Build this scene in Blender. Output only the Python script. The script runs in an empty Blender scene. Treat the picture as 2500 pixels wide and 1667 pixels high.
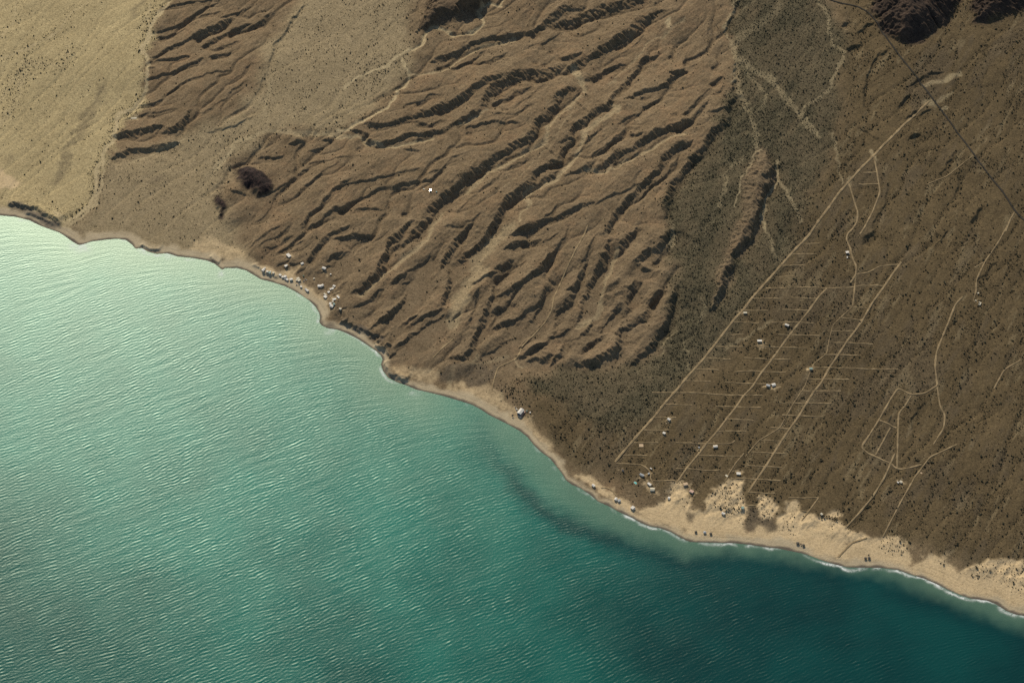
import bpy, math, random
import numpy as np

# ------------------------------------------------------------------ camera, sky, sun, exposure
R = math.radians
DIST, TILT = 6000.0, R(42)
SUN_EL, SUN_AZ = R(33), R(-14)          # azimuth from +Y, negative = to the left
SUN_STRENGTH, SKY_STRENGTH, EXPOSURE = 4.1, 0.095, 0.0
scene = bpy.context.scene
COL = scene.collection
cam_data = bpy.data.cameras.new('camera')
cam = bpy.data.objects.new('camera', cam_data)
COL.objects.link(cam)
cam.location = (0, -DIST * math.sin(TILT), DIST * math.cos(TILT))
cam.rotation_euler = (TILT, 0, 0)
cam_data.sensor_width = 36
cam_data.lens = 36 * DIST / 2500.0
cam_data.clip_start, cam_data.clip_end = 10, 60000
scene.camera = cam

world = bpy.data.worlds.new('World')
scene.world = world
world.use_nodes = True
wn = world.node_tree
sky = wn.nodes.new('ShaderNodeTexSky')
sky.sky_type = 'NISHITA'
sky.sun_disc = False
sky.sun_elevation = SUN_EL
sky.sun_rotation = SUN_AZ
sky.air_density, sky.dust_density, sky.ozone_density = 1.0, 1.0, 1.0
bg = wn.nodes['Background']
bg.inputs['Strength'].default_value = SKY_STRENGTH
wn.links.new(sky.outputs['Color'], bg.inputs['Color'])

sd = bpy.data.lights.new('sun', 'SUN')
sd.energy, sd.angle, sd.color = SUN_STRENGTH, R(0.5), (1.0, 0.91, 0.765)
sun = bpy.data.objects.new('sun', sd)
COL.objects.link(sun)
SUN = np.array([math.sin(SUN_AZ) * math.cos(SUN_EL), math.cos(SUN_AZ) * math.cos(SUN_EL), math.sin(SUN_EL)])
from mathutils import Vector
sun.rotation_euler = Vector(SUN).to_track_quat('Z', 'Y').to_euler()
sun.location = Vector(SUN) * 4000

scene.view_settings.view_transform = 'Standard'
scene.view_settings.look = 'None'
scene.view_settings.exposure = EXPOSURE
scene.view_settings.gamma = 1.0
scene.view_settings.use_curve_mapping = False
scene.cycles.use_denoising = False
scene.cycles.max_bounces = 4
scene.cycles.diffuse_bounces = 2
scene.cycles.glossy_bounces = 2

rng = np.random.default_rng(7)
random.seed(7)

# ------------------------------------------------------------------ photo survey -> map
S = 850 / 2352
CROP = {'A': (0, 0, S), 'B': (825, 0, S), 'C': (1650, 0, S), 'D': (0, 550, S), 'E': (825, 550, S), 'F': (1650, 550, S),
        'G': (825, 1107, S), 'H': (1650, 1107, S), 'P': (0, 0, 1.0),
        'h1': (620, 610, 120 / 1882), 'h2': (720, 640, 140 / 1829), 'h3': (1210, 970, 120 / 2352), 'h4': (1420, 1120, 240 / 2352),
        'h5': (1640, 1120, 300 / 2352), 'h6': (1920, 1220, 300 / 2352), 'h7': (1560, 980, 240 / 2352), 'h8': (1800, 760, 210 / 1646),
        'h9': (2020, 580, 120 / 2352), 'h10': (1000, 430, 120 / 2352), 'h11': (2120, 1130, 150 / 2352), 'h12': (2350, 700, 90 / 2352)}


def px(key, pts):
    x0, y0, s = CROP[key]
    a = np.array(pts, float).reshape(-1, 2)
    return a * s + np.array([x0, y0])


cT, sT = math.cos(TILT), math.sin(TILT)
CAMP = np.array([0, -DIST * sT, DIST * cT])
INL = np.array([0.55, 0.83])              # inland direction of the sloping plain
INL = INL / np.linalg.norm(INL)


def base(x, y):
    """the plain: rises gently inland from the coast"""
    t = x * INL[0] + y * INL[1]
    return 3.0 + 0.028 * np.logaddexp(0, (t + 150) / 120.0) * 120.0


PLAIN = base


def to_map(p, level=None):
    """survey coordinate (2500 wide) -> x, y on the plain, or on the water when level is 0"""
    p = np.asarray(p, float).reshape(-1, 2)
    a, b = (p[:, 0] - 1250) / DIST, -(p[:, 1] - 833.5) / DIST
    d = np.stack([a, b * cT + sT, b * sT - cT], 1)
    z = np.zeros(len(p))
    for _ in range(9):
        k = (z - CAMP[2]) / d[:, 2]
        x, y = CAMP[0] + k * d[:, 0], CAMP[1] + k * d[:, 1]
        z = PLAIN(x, y) if level is None else level
    return np.stack([x, y], 1)


def to_px(x, y, z):
    dx, dy, dz = x - CAMP[0], y - CAMP[1], z - CAMP[2]
    cx, cy, cz = dx, dy * cT + dz * sT, dy * sT - dz * cT
    return 1250 + DIST * cx / cz, 833.5 - DIST * cy / cz


def smooth(e0, e1, x):
    t = np.clip((x - e0) / (e1 - e0), 0, 1)
    return t * t * (3 - 2 * t)


def blur(a, r):
    r = int(r)
    if r < 1:
        return a
    for _ in range(2):
        for ax in (0, 1):
            p = np.pad(a, [(r + 1, r) if i == ax else (0, 0) for i in (0, 1)], mode='edge')
            c = np.cumsum(p, axis=ax)
            n = a.shape[ax]
            a = (np.take(c, range(2 * r + 1, 2 * r + 1 + n), ax) - np.take(c, range(0, n), ax)) / (2 * r + 1)
    return a


# ------------------------------------------------------------------ the map grid
DX = 2.5
X0, X1, Y0, Y1 = -1490.0, 1490.0, -1060.0, 1340.0
gx = np.arange(X0, X1 + .1, DX)
gy = np.arange(Y0, Y1 + .1, DX)
NX, NY = len(gx), len(gy)
GX, GY = np.meshgrid(gx, gy)
BZ = base(GX, GY)
PX, PY = to_px(GX, GY, BZ)


def fnoise(kmin_m, kmax_m, power, ang=0.0, stretch=1.0, seed=0):
    """noise by filtering white noise; wavelengths between kmax_m and kmin_m (metres)"""
    g = np.random.default_rng(seed)
    w = np.fft.rfft2(g.standard_normal((NY, NX)))
    ky = np.fft.fftfreq(NY, DX)[:, None]
    kx = np.fft.rfftfreq(NX, DX)[None, :]
    ka = kx * math.cos(ang) + ky * math.sin(ang)
    kp = -kx * math.sin(ang) + ky * math.cos(ang)
    k = np.sqrt((ka * stretch) ** 2 + kp ** 2)
    f = (k * k + (1 / kmax_m) ** 2) ** (-power / 2) * np.exp(-(k * kmin_m) ** 2)
    n = np.fft.irfft2(w * f, s=(NY, NX))
    n -= n.mean()
    return n / n.std()


def seg_dist(px_, py_, P):
    """distance to polyline, signed side, arclength fraction"""
    best = np.full(px_.shape, 1e18)
    side = np.zeros(px_.shape)
    arc = np.zeros(px_.shape)
    L = np.concatenate([[0], np.cumsum(np.hypot(*np.diff(P, axis=0).T))])
    for i in range(len(P) - 1):
        a, b = P[i], P[i + 1]
        d = b - a
        ll = max(d @ d, 1e-9)
        t = np.clip(((px_ - a[0]) * d[0] + (py_ - a[1]) * d[1]) / ll, 0, 1)
        ex, ey = px_ - a[0] - t * d[0], py_ - a[1] - t * d[1]
        q = ex * ex + ey * ey
        m = q < best
        best = np.where(m, q, best)
        side = np.where(m, np.sign(d[0] * ey - d[1] * ex), side)
        arc = np.where(m, (L[i] + t * math.sqrt(ll)) / L[-1], arc)
    return np.sqrt(best), side, arc


def inside(qx, qy, poly):
    r = np.zeros(qx.shape, bool)
    n = len(poly)
    for i in range(n):
        x1, y1 = poly[i]
        x2, y2 = poly[(i + 1) % n]
        if y1 == y2:
            continue
        c = ((y1 > qy) != (y2 > qy)) & (qx < (x2 - x1) * (qy - y1) / (y2 - y1) + x1)
        r ^= c
    return r


def bil(F, x, y):
    fx = np.clip((np.asarray(x) - X0) / DX, 0, NX - 1.001)
    fy = np.clip((np.asarray(y) - Y0) / DX, 0, NY - 1.001)
    i, j = fx.astype(int), fy.astype(int)
    u, v = fx - i, fy - j
    return (F[j, i] * (1 - u) * (1 - v) + F[j, i + 1] * u * (1 - v) + F[j + 1, i] * (1 - u) * v + F[j + 1, i + 1] * u * v)


# ------------------------------------------------------------------ house list (place, size, height, direction, roof)
G1 = 'shore hamlet houses'
HOUSES = [
    # hamlet below the hills
    ('h1', (1330, 240), 12, 7.5, 3.2, -42, 'white', 'shed', 'white roofed long house standing alone highest above the shore hamlet'),
    ('h1', (1222, 635), 6, 5.5, 3, 25, 'white', 'shed', 'square white roofed house on the dark banked terrace left of the tan pad'),
    ('h1', (1280, 598), 2.6, 2.2, 2.4, 25, 'cream', 'flat', 'tiny cream hut touching the back of the terrace house'),
    ('h1', (365, 790), 8, 5.5, 3, 55, 'white', 'gable', 'white gabled house at the far left end of the beach row'),
    ('h1', (425, 712), 2.6, 2.4, 2.4, 55, 'white', 'flat', 'small white hut just behind the leftmost beach house'),
    ('h1', (512, 850), 4.5, 4.2, 2.8, 40, 'white', 'flat', 'small white house beside the teal roofed shack'),
    ('h1', (600, 893), 5.5, 4.5, 2.8, -30, 'teal', 'flat', 'teal roofed shack in the beach row'),
    ('h1', (640, 845), 2.6, 2.2, 2.6, 45, 'white', 'flat', 'tiny white hut behind the teal roofed shack'),
    ('h1', (745, 902), 5, 4.6, 3, 40, 'cream', 'flat', 'cream roofed square house alone right of the teal shack'),
    ('h1', (1005, 985), 5.6, 4.8, 3, -35, 'white', 'flat', 'white house at the left end of the packed beachfront cluster'),
    ('h1', (1110, 1062), 6, 4.5, 3, -10, 'white', 'flat', 'low white house joined to the tallest white beachfront house'),
    ('h1', (1190, 1055), 6.5, 5.5, 3.8, 45, 'white', 'shed', 'biggest white house of the packed beachfront cluster'),
    ('h1', (1215, 1122), 6.5, 2.2, 2.6, 42, 'grey', 'flat', 'narrow grey lean-to in front of the biggest beachfront house'),
    ('h1', (1275, 1160), 5, 4.6, 3, -35, 'white', 'flat', 'small white house between the grey lean-to and the porch house'),
    ('h1', (1425, 1155), 7, 5.5, 3.4, 12, 'white', 'shed', 'white roofed house with a dark shaded porch at the beachfront'),
    ('h1', (1690, 1120), 6.5, 5, 3.2, 35, 'cream', 'shed', 'cream roofed rear house of the three part compound'),
    ('h1', (1640, 1178), 4, 3.5, 2.8, 35, 'cream', 'flat', 'smallest cream hut of the three part compound'),
    ('h1', (1730, 1195), 7, 5, 3.6, 35, 'cream', 'shed', 'cream roofed front house of the three part compound'),
    ('h1', (1850, 552), 6.5, 5, 3, 25, 'white', 'gable', 'white house on the slope above the orange cleared pad'),
    ('h1', (1805, 1430), 4.4, 3.6, 2.6, -35, 'white', 'flat', 'lone white hut on the sand below the compound'),
    ('h2', (930, 215), 9, 5.5, 3.4, -18, 'white', 'gable', 'white roofed house on the bank above the dark gully'),
    ('h2', (1140, 400), 2.8, 2.4, 2.4, 0, 'white', 'flat', 'tiny white hut alone on the slope right of the gabled house'),
    ('h2', (610, 535), 3.6, 2.2, 2.2, 35, 'cream', 'flat', 'small pale hut left of the dark rounded bank'),
    ('h2', (800, 780), 10.5, 6, 3.6, 0, 'white', 'shed', 'wide white house above the big dark bank'),
    ('h2', (880, 770), 5.5, 5, 4.2, 40, 'white', 'gable', 'tall white annex at the right end of the wide house'),
    ('h2', (397, 925), 6.5, 4.5, 3, -30, 'white', 'gable', 'white house nearest the water on the open sand'),
    ('h2', (350, 880), 4, 3.5, 2.6, 30, 'grey', 'flat', 'grey shed behind the house nearest the water'),
    ('h2', (1252, 785), 6, 4.8, 3, -20, 'white', 'gable', 'white house at the top of the line on the right slope'),
    ('h2', (1150, 880), 4.6, 4.2, 3, 20, 'white', 'flat', 'left half of the paired white houses on the slope'),
    ('h2', (1207, 865), 5, 4.4, 3.4, 55, 'white', 'shed', 'right half of the paired white houses on the slope'),
    ('h2', (1080, 975), 5.4, 4.6, 3, 25, 'white', 'flat', 'white house below the paired houses on the slope'),
    ('h2', (970, 1045), 9, 2.8, 2.8, -32, 'cream', 'flat', 'long narrow cream house behind the mound house'),
    ('h2', (970, 1128), 8, 6, 3.4, -30, 'white', 'shed', 'large white house on the round dark edged mound'),
    ('h2', (1380, 1130), 9, 3.6, 3, -48, 'white', 'flat', 'long slanting white house farthest right in the hamlet'),
    ('h2', (1258, 1205), 8, 5, 3, 10, 'white', 'shed', 'white oblong house left of the slanting house'),
    ('h2', (1210, 1275), 4, 3, 2.6, -20, 'cream', 'flat', 'small cream hut under the white oblong house'),
    ('h2', (1130, 1340), 5.5, 5, 3.2, 80, 'white', 'flat', 'white cube house behind the lowest house of the slope'),
    ('h2', (1175, 1422), 8.5, 6, 3.4, -22, 'white', 'gable', 'lowest large white house on the right slope'),
    ('h2', (1245, 1352), 4.6, 4, 2.8, 15, 'teal', 'flat', 'pale green roofed hut beside the lowest large house'),
    ('h2', (1450, 1505), 5, 4, 3, -20, 'cream', 'flat', 'pale yellow hut on the headland right of the hamlet'),
    # lone things on the plain and along the right-hand beach
    ('h3', (1650, 745), 2.6, 2.2, 2.4, 20, 'white', 'flat', 'tiny white shed in the scrub right of the big beach house'),
    ('h4', (283, 650), 7.5, 5, 3.2, -40, 'white', 'gable', 'white house at the left end of the southern beach'),
    ('h4', (820, 975), 6.5, 5.5, 3.2, 50, 'white', 'gable', 'left house of the pair on the sand by the surf'),
    ('h4', (895, 1010), 6, 5, 3, 20, 'grey', 'flat', 'pale grey right house of the pair on the sand'),
    ('h4', (1220, 1182), 8, 6.5, 3.4, 38, 'white', 'shed', 'square white house on the sand below the dark scrub'),
    ('h4', (985, 285), 5.5, 2.6, 2.6, -42, 'dark', 'flat', 'dark roofed shed below the first dirt track'),
    ('h4', (1440, 398), 10, 4.5, 3.2, -25, 'grey', 'gable', 'grey blue roofed house on the red dirt yard'),
    ('h4', (1605, 362), 3.6, 3, 2.6, 30, 'grey', 'flat', 'small grey shed right of the blue grey house'),
    ('h4', (1660, 242), 4.5, 1.8, 2.4, -30, 'white', 'flat', 'narrow white trailer at the edge of the yard'),
    ('h4', (1620, 618), 9, 5, 3.2, -38, 'white', 'shed', 'white roofed house at the lower end of the yard track'),
    ('h4', (1690, 745), 9.5, 8, 3.4, -5, 'cream', 'gable', 'broad pale roofed house south of the yard'),
    ('h4', (2090, 950), 4.5, 6, 2.8, -10, 'white', 'gable', 'small white house among shrubs on the dune edge'),
    ('h5', (262, 492), 9.5, 7, 3, 10, 'tan', 'shed', 'tan roofed house where the second avenue meets the sand'),
    ('h5', (378, 632), 9, 6.5, 3, -25, 'pink', 'shed', 'pink tan roofed house on the dark scrub'),
    ('h5', (1278, 292), 9, 6, 3.2, -5, 'white', 'shed', 'white roofed house with orange yard above the dune'),
    ('h5', (985, 1055), 7, 5, 3, -20, 'white', 'gable', 'white house at the lower rim of the shrubby dune'),
    ('h5', (1357, 948), 5.5, 6, 3.2, -20, 'teal', 'shed', 'pale teal roofed house at the right rim of the dune'),
    ('h6', (672, 282), 5, 4, 3, -40, 'cream', 'gable', 'pale yellow hut at the left end of the tree row'),
    ('h7', (715, 440), 7, 5, 3, -30, 'white', 'gable', 'white house under the second track of the first avenue'),
    ('h7', (600, 768), 6, 5, 3, -20, 'white', 'shed', 'white house under the third track of the first avenue'),
    ('h7', (1828, 1090), 9.5, 5, 3.2, 5, 'white', 'gable', 'white house with brown yard beside the second avenue'),
    ('h7', (1435, 1108), 3, 2.4, 2.2, -30, 'grey', 'flat', 'tiny grey hut left of the second avenue bend'),
    ('h8', (950, 275), 9.5, 4.5, 3, -20, 'white', 'gable', 'white house uphill on the left of the second avenue'),
    ('h8', (425, 578), 10.5, 5.5, 3.4, 0, 'white', 'shed', 'bright white house with a dark front in the open scrub'),
    ('h8', (1408, 1108), 7, 4.5, 3, 0, 'teal', 'shed', 'pale teal roofed house under the long cross track'),
    ('h8', (590, 1428), 8.5, 5, 3, -12, 'grey', 'shed', 'grey roofed left house of the yellow yard'),
    ('h8', (695, 1418), 8.5, 7, 3.4, 12, 'white', 'gable', 'bright white right house of the yellow yard'),
    ('h8', (150, 38), 8, 4, 2.8, 0, 'cream', 'flat', 'pale low house beside the main dirt road'),
    ('h9', (945, 740), 7, 6, 3.4, 10, 'white', 'shed', 'white house with black shaded front beside the ridge road'),
    ('h9', (950, 945), 2, 1.6, 2, 0, 'white', 'flat', 'upper one of two tiny white sheds below the ridge house'),
    ('h9', (948, 988), 2, 1.4, 2, 0, 'white', 'flat', 'lower one of two tiny white sheds below the ridge house'),
    ('h11', (1243, 745), 6, 5, 3, -40, 'cream', 'gable', 'pale yellow roofed house on the bare lot far right'),
    ('h11', (1130, 758), 4, 2.4, 2.4, -40, 'white', 'flat', 'small white shed left of the pale yellow house'),
    ('h12', (840, 905), 2.6, 1.6, 2.2, -25, 'cream', 'flat', 'tiny pale hut by the wash above the horseshoe house'),
    ('h12', (990, 440), 3.4, 2.2, 2.4, 25, 'cream', 'flat', 'pale hut beside the track north of the horseshoe house'),
]

# ------------------------------------------------------------------ coast
coast_px = np.concatenate([
    [[-900, 250], [-300, 470], [-60, 515]],
    px('A', [(0, 1457), (100, 1465), (200, 1490), (270, 1525)]),
    px('D', [(330, 25), (400, 50), (440, 75), (480, 105), (530, 135), (560, 130), (620, 110), (700, 100), (790, 92), (850, 100), (890, 130),
             (915, 160), (960, 155), (1000, 180), (1060, 195), (1130, 190), (1200, 212), (1300, 222), (1400, 240), (1450, 260), (1480, 285),
             (1500, 302), (1520, 290), (1600, 290), (1660, 305), (1720, 340), (1760, 365), (1840, 385), (1920, 410), (1980, 440), (2040, 475),
             (2090, 510), (2130, 550), (2155, 590), (2163, 625), (2155, 650), (2170, 675), (2210, 695), (2280, 705)]),
    px('E', [(60, 730), (130, 765), (200, 810), (260, 850), (290, 880), (302, 905), (290, 940), (305, 985), (340, 1030), (400, 1060), (460, 1080),
             (530, 1110), (620, 1130), (720, 1155), (820, 1185), (900, 1210), (960, 1240), (1020, 1280), (1090, 1315), (1160, 1350), (1230, 1390),
             (1280, 1430), (1320, 1480), (1360, 1520)]),
    px('G', [(1385, 0), (1430, 30), (1470, 80), (1510, 130), (1540, 180), (1580, 210), (1640, 235), (1700, 275), (1760, 325), (1830, 355),
             (1900, 395), (1980, 430), (2040, 465), (2100, 490), (2180, 505), (2250, 530), (2300, 560), (2340, 585)]),
    px('H', [(50, 580), (100, 597), (200, 600), (300, 603), (400, 605), (500, 615), (600, 632), (690, 640), (760, 655), (850, 672), (920, 695),
             (1000, 725), (1080, 750), (1160, 768), (1280, 770), (1400, 772), (1500, 785), (1580, 815), (1680, 845), (1760, 880), (1840, 920),
             (1920, 955), (2000, 980), (2100, 992), (2160, 1015), (2230, 1060), (2290, 1085), (2352, 1095)]),
    [[2620, 1540], [2900, 1680], [3400, 1900]]])
coast = to_map(coast_px, 0.0)
cg = 2
cd, cs, _ = seg_dist(GX[::cg, ::cg], GY[::cg, ::cg], coast)
cd = cd * cs
# bilinear up to the full grid
ii = np.clip(np.arange(NX) / cg, 0, cd.shape[1] - 1.001)
jj = np.clip(np.arange(NY) / cg, 0, cd.shape[0] - 1.001)
i0, j0 = ii.astype(int), jj.astype(int)
u, v = (ii - i0)[None, :], (jj - j0)[:, None]
CD = (cd[j0][:, i0] * (1 - u) * (1 - v) + cd[j0][:, i0 + 1] * u * (1 - v) + cd[j0 + 1][:, i0] * (1 - u) * v + cd[j0 + 1][:, i0 + 1] * u * v)
# CD > 0 on land
beach_z = np.where(CD < 22, CD * 0.085, 1.87 + (CD - 22) * 0.012)
BT = smooth(18, 110, CD)
BZ = np.where(CD < 0, 0, beach_z * (1 - BT) + BZ * BT)
PX, PY = to_px(GX, GY, BZ)


def PLAIN(x, y):
    return bil(BZ, x, y)



# ------------------------------------------------------------------ noise layers
DRA = math.atan2(0.82, 0.57)
N_big = fnoise(30, 400, 3.0, seed=1)
N_mid = fnoise(14, 90, 2.4, DRA, 2.4, seed=2)
N_int = fnoise(30, 150, 2.7, DRA, 3.8, seed=14)
N_low = fnoise(26, 75, 3.2, R(58), 5.0, seed=23)
N_sm = fnoise(5, 28, 1.8, DRA, 2.0, seed=3)
N_w1 = fnoise(8, 60, 2.2, seed=4)
N_w2 = fnoise(8, 60, 2.2, seed=5)
N_rill = fnoise(4, 14, 1.0, R(-40), 3.0, seed=6)
N_str = fnoise(6, 70, 1.7, R(62), 4.0, seed=18)
N_seg = fnoise(30, 90, 2.0, seed=9)
N_veg = fnoise(12, 120, 2.0, R(68), 3.0, seed=8)
N_e1 = fnoise(4, 16, 1.4, seed=16)
N_e2 = fnoise(4, 16, 1.4, seed=17)
QX, QY = PX + 5 * N_w1 + 2.5 * N_e1, PY + 4 * N_w2 + 2.5 * N_e2


def area(key, pts, soft=5, wild=False):
    P = px(key, pts)
    if wild:
        return blur(inside(PX + 9 * N_big + 9 * N_w1 + 4 * N_e1, PY + 9 * N_w2 + 4 * N_e2, P).astype(np.float32), soft)
    return blur(inside(QX, QY, P).astype(np.float32), soft)


# ------------------------------------------------------------------ areas
m_pale = area('P', [(-600, -600), (600, -600), (416, 0), (375, 70), (360, 150), (362, 200), (330, 270), (285, 310), (270, 400), (235, 470), (205, 540), (150, 570), (-100, 560), (-600, 400)], 2, True)
m_tan = area('P', [(270, 395), (420, 355), (450, 325), (600, 290), (640, 200), (650, 130), (760, -60), (1040, -60), (1000, 65), (1010, 140), (960, 200), (870, 290), (850, 325),
                   (700, 318), (640, 340), (560, 400), (520, 470), (545, 560), (600, 640), (450, 640), (150, 570), (205, 540), (235, 470)], 5, True)
m_hillA = area('P', [(416, 0), (600, -600), (1000, -400), (750, 0), (650, 130), (640, 200), (600, 285), (440, 320), (420, 355), (275, 395), (285, 310), (330, 270), (362, 200), (360, 150), (375, 70)], 4)
m_bad = area('P', [(1040, -60), (1000, 65), (1010, 140), (960, 200), (870, 290), (850, 330), (700, 320), (640, 340), (560, 400), (520, 470), (550, 560), (600, 640), (720, 700),
                   (790, 760), (880, 850), (930, 900), (980, 890), (1180, 930), (1230, 890), (1400, 890), (1560, 880), (1640, 790), (1645, 600), (1620, 520), (1660, 440),
                   (1770, 280), (1790, 150), (1770, 60), (1810, -60), (1700, -500), (1100, -500)], 5)
m_veg = area('P', [(1810, -60), (1990, -60), (2065, 110), (2030, 200), (2040, 330), (2000, 450), (1935, 600), (1850, 730), (1760, 850), (1640, 960), (1500, 1060), (1400, 1010), (1290, 930),
                   (1400, 895), (1560, 885), (1640, 790), (1645, 600), (1630, 520), (1665, 440), (1775, 280), (1795, 150), (1775, 60)], 3, True)
m_right = area('P', [(1990, -600), (3600, -600), (3600, 1700), (2500, 1400), (2300, 1350), (2080, 1310), (1850, 1260), (1700, 1230), (1600, 1210), (1480, 1160), (1380, 1110), (1330, 1060),
                     (1250, 960), (1290, 930), (1500, 1060), (1640, 960), (1760, 850), (1850, 730), (1935, 600), (2000, 450), (2040, 330), (2030, 200), (2065, 110)], 8, True)
sand = np.zeros_like(m_pale)
yard = np.zeros_like(m_pale)
for hk, hp, hl, hw, *_ in HOUSES:
    hx, hy = px(hk, [hp])[0]
    r = .75 * (hl + hw) * (1.0 if hk not in ('h1', 'h2') else .7)
    d = np.hypot(QX + 3 * N_w2 - hx - 1, (QY - hy) * 1.3)
    yard = np.maximum(yard, 1 - smooth(r * .5, r * 1.1, d))
for k, pts, so in [
    ('A', [(-40, 1130), (60, 1180), (130, 1230), (90, 1270), (-40, 1290)], 3),
    ('D', [(1350, 70), (1500, 90), (1600, 140), (1740, 260), (1780, 290), (1700, 285), (1560, 240), (1420, 200), (1300, 150)], 4),
    ('E', [(370, 960), (450, 950), (550, 950), (680, 975), (690, 1030), (600, 1050), (430, 1020)], 3),
    ('E', [(400, 1020), (560, 1070), (760, 1090), (840, 1060), (1000, 1080), (1040, 1110), (1100, 1170), (1180, 1220), (1290, 1300), (1390, 1420), (1480, 1550), (1440, 1620), (1150, 1420), (800, 1210), (460, 1090)], 3),
    ('h1', [(950, 760), (1200, 770), (1600, 700), (1700, 900), (1650, 1100), (1900, 1250), (2300, 1700), (1800, 1600), (1400, 1300), (900, 1050)], 3),
    ('h1', [(200, 560), (450, 560), (600, 640), (900, 950), (1100, 1200), (300, 900), (-100, 850), (-400, 600)], 2),
    ('h2', [(480, 780), (620, 830), (760, 960), (900, 990), (1000, 1330), (1130, 1568), (900, 1568), (760, 1300), (450, 1050), (250, 850)], 3),
    ('h4', [(-100, 330), (200, 380), (420, 560), (480, 690), (760, 760), (900, 900), (1200, 980), (1350, 1120), (1450, 1180), (1700, 1180), (1850, 1060), (1960, 820), (2100, 640), (2352, 580), (2500, 1568), (1400, 1520), (300, 760), (0, 560)], 3),
    ('H', [(-40, 200), (40, 200), (110, 330), (160, 390), (210, 390), (205, 300), (330, 190), (460, 190), (470, 380), (440, 500), (500, 560), (530, 480), (690, 480), (680, 400), (760, 340),
           (830, 340), (860, 430), (960, 420), (1100, 460), (1190, 520), (1290, 570), (1430, 560), (1560, 600), (1590, 690), (1560, 760), (1700, 690), (1830, 690), (1850, 770), (1900, 820), (1950, 780),
           (2080, 730), (2200, 720), (2352, 730), (2900, 900), (2900, 1300), (2352, 1110), (1600, 820), (900, 680), (500, 600), (100, 590), (-40, 540)], 3),
    ('H', [(540, 350), (600, 280), (650, 300), (680, 400), (640, 450), (560, 430)], 3),
    ('h6', [(720, 200), (860, 180), (1010, 210), (1020, 320), (860, 310), (720, 270)], 1),
]:
    sand = np.maximum(sand, area(k, pts, min(so, 1)) * (.62 if k in 'DE' else 1))
sand = np.maximum(sand, .55 * yard)
dark_patch = np.zeros_like(m_pale)
for k, pts, so in [
    ('h5', [(340, 980), (460, 990), (400, 1160), (260, 1170)], 2), ('h5', [(200, 1330), (250, 1290), (330, 1400), (260, 1410)], 1),
    ('h5', [(1400, 900), (1600, 880), (1700, 1100), (2000, 1180), (2000, 1340), (1650, 1350), (1520, 1450), (1340, 1360)], 3),
    ('h6', [(1130, 820), (1200, 760), (1250, 640), (1230, 800), (1150, 890)], 1),
    ('h4', [(600, 930), (680, 870), (740, 900), (700, 930)], 1), ('h4', [(1300, 1300), (1380, 1220), (1440, 1340)], 1),
    ('P', [(170, 335), (250, 200), (255, 215), (205, 345)], 3), ('P', [(195, 340), (215, 290), (212, 335)], 2), ('P', [(310, 30), (345, 0), (370, -20), (330, 45)], 2),
    ('A', [(620, 750), (650, 600), (690, 550), (705, 580), (690, 690)], 2), ('A', [(530, 960), (560, 860), (600, 800), (600, 900)], 3),
    ('A', [(350, 1250), (400, 1050), (480, 900), (490, 1050), (430, 1220)], 4), ('A', [(30, 1110), (60, 1040), (80, 1060), (40, 1120)], 4),
    ('A', [(950, 1220), (1100, 1170), (1150, 1200), (1050, 1250)], 4),
    ('E', [(690, 1000), (800, 950), (960, 930), (900, 1020), (760, 1070), (690, 1050)], 4), ('E', [(950, 960), (1080, 940), (1060, 1020), (1000, 1080), (850, 1060)], 6),
]:
    dark_patch = np.maximum(dark_patch, area(k, pts, 1) * (.55 if k in 'PA' else 1))
m_basalt = np.maximum.reduce([area('A', [(1575, 1140), (1640, 1115), (1720, 1130), (1800, 1180), (1850, 1250), (1830, 1300), (1730, 1330), (1680, 1300), (1640, 1250), (1575, 1240)], 1),
                              area('A', [(1460, 1250), (1490, 1245), (1497, 1280), (1475, 1298), (1460, 1280)], 1),
                              area('A', [(1455, 1335), (1495, 1330), (1518, 1370), (1495, 1460), (1470, 1485), (1452, 1400)], 1),
                              area('D', [(1505, 230), (1522, 222), (1530, 255), (1512, 278), (1503, 262)], 1)])
m_mtn = np.maximum(area('C', [(1290, -30), (1330, 90), (1380, 170), (1420, 225), (1500, 290), (1570, 285), (1660, 275), (1720, 230), (1770, 190), (1830, 140), (1900, 60), (1930, -100), (1500, -700), (1250, -400)], 2),
                   area('C', [(1980, -30), (2010, 60), (2000, 150), (2100, 160), (2210, 130), (2352, 80), (2600, 40), (2700, -300), (2200, -500), (1960, -200)], 2))
m_rock = area('B', [(570, -40), (610, 40), (560, 200), (600, 215), (700, 170), (920, 110), (1010, 40), (1030, -60)], 2)

sand = np.where(sand > .62, .62 + .38 * smooth(.62, .8, sand), sand)
sand = np.clip(sand + .10 * N_e1 * ((sand > .05) & (sand < .95)), 0, 1)
dark_patch = np.clip(dark_patch + .10 * N_e2 * ((dark_patch > .05) & (dark_patch < .95)), 0, 1)
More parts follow.
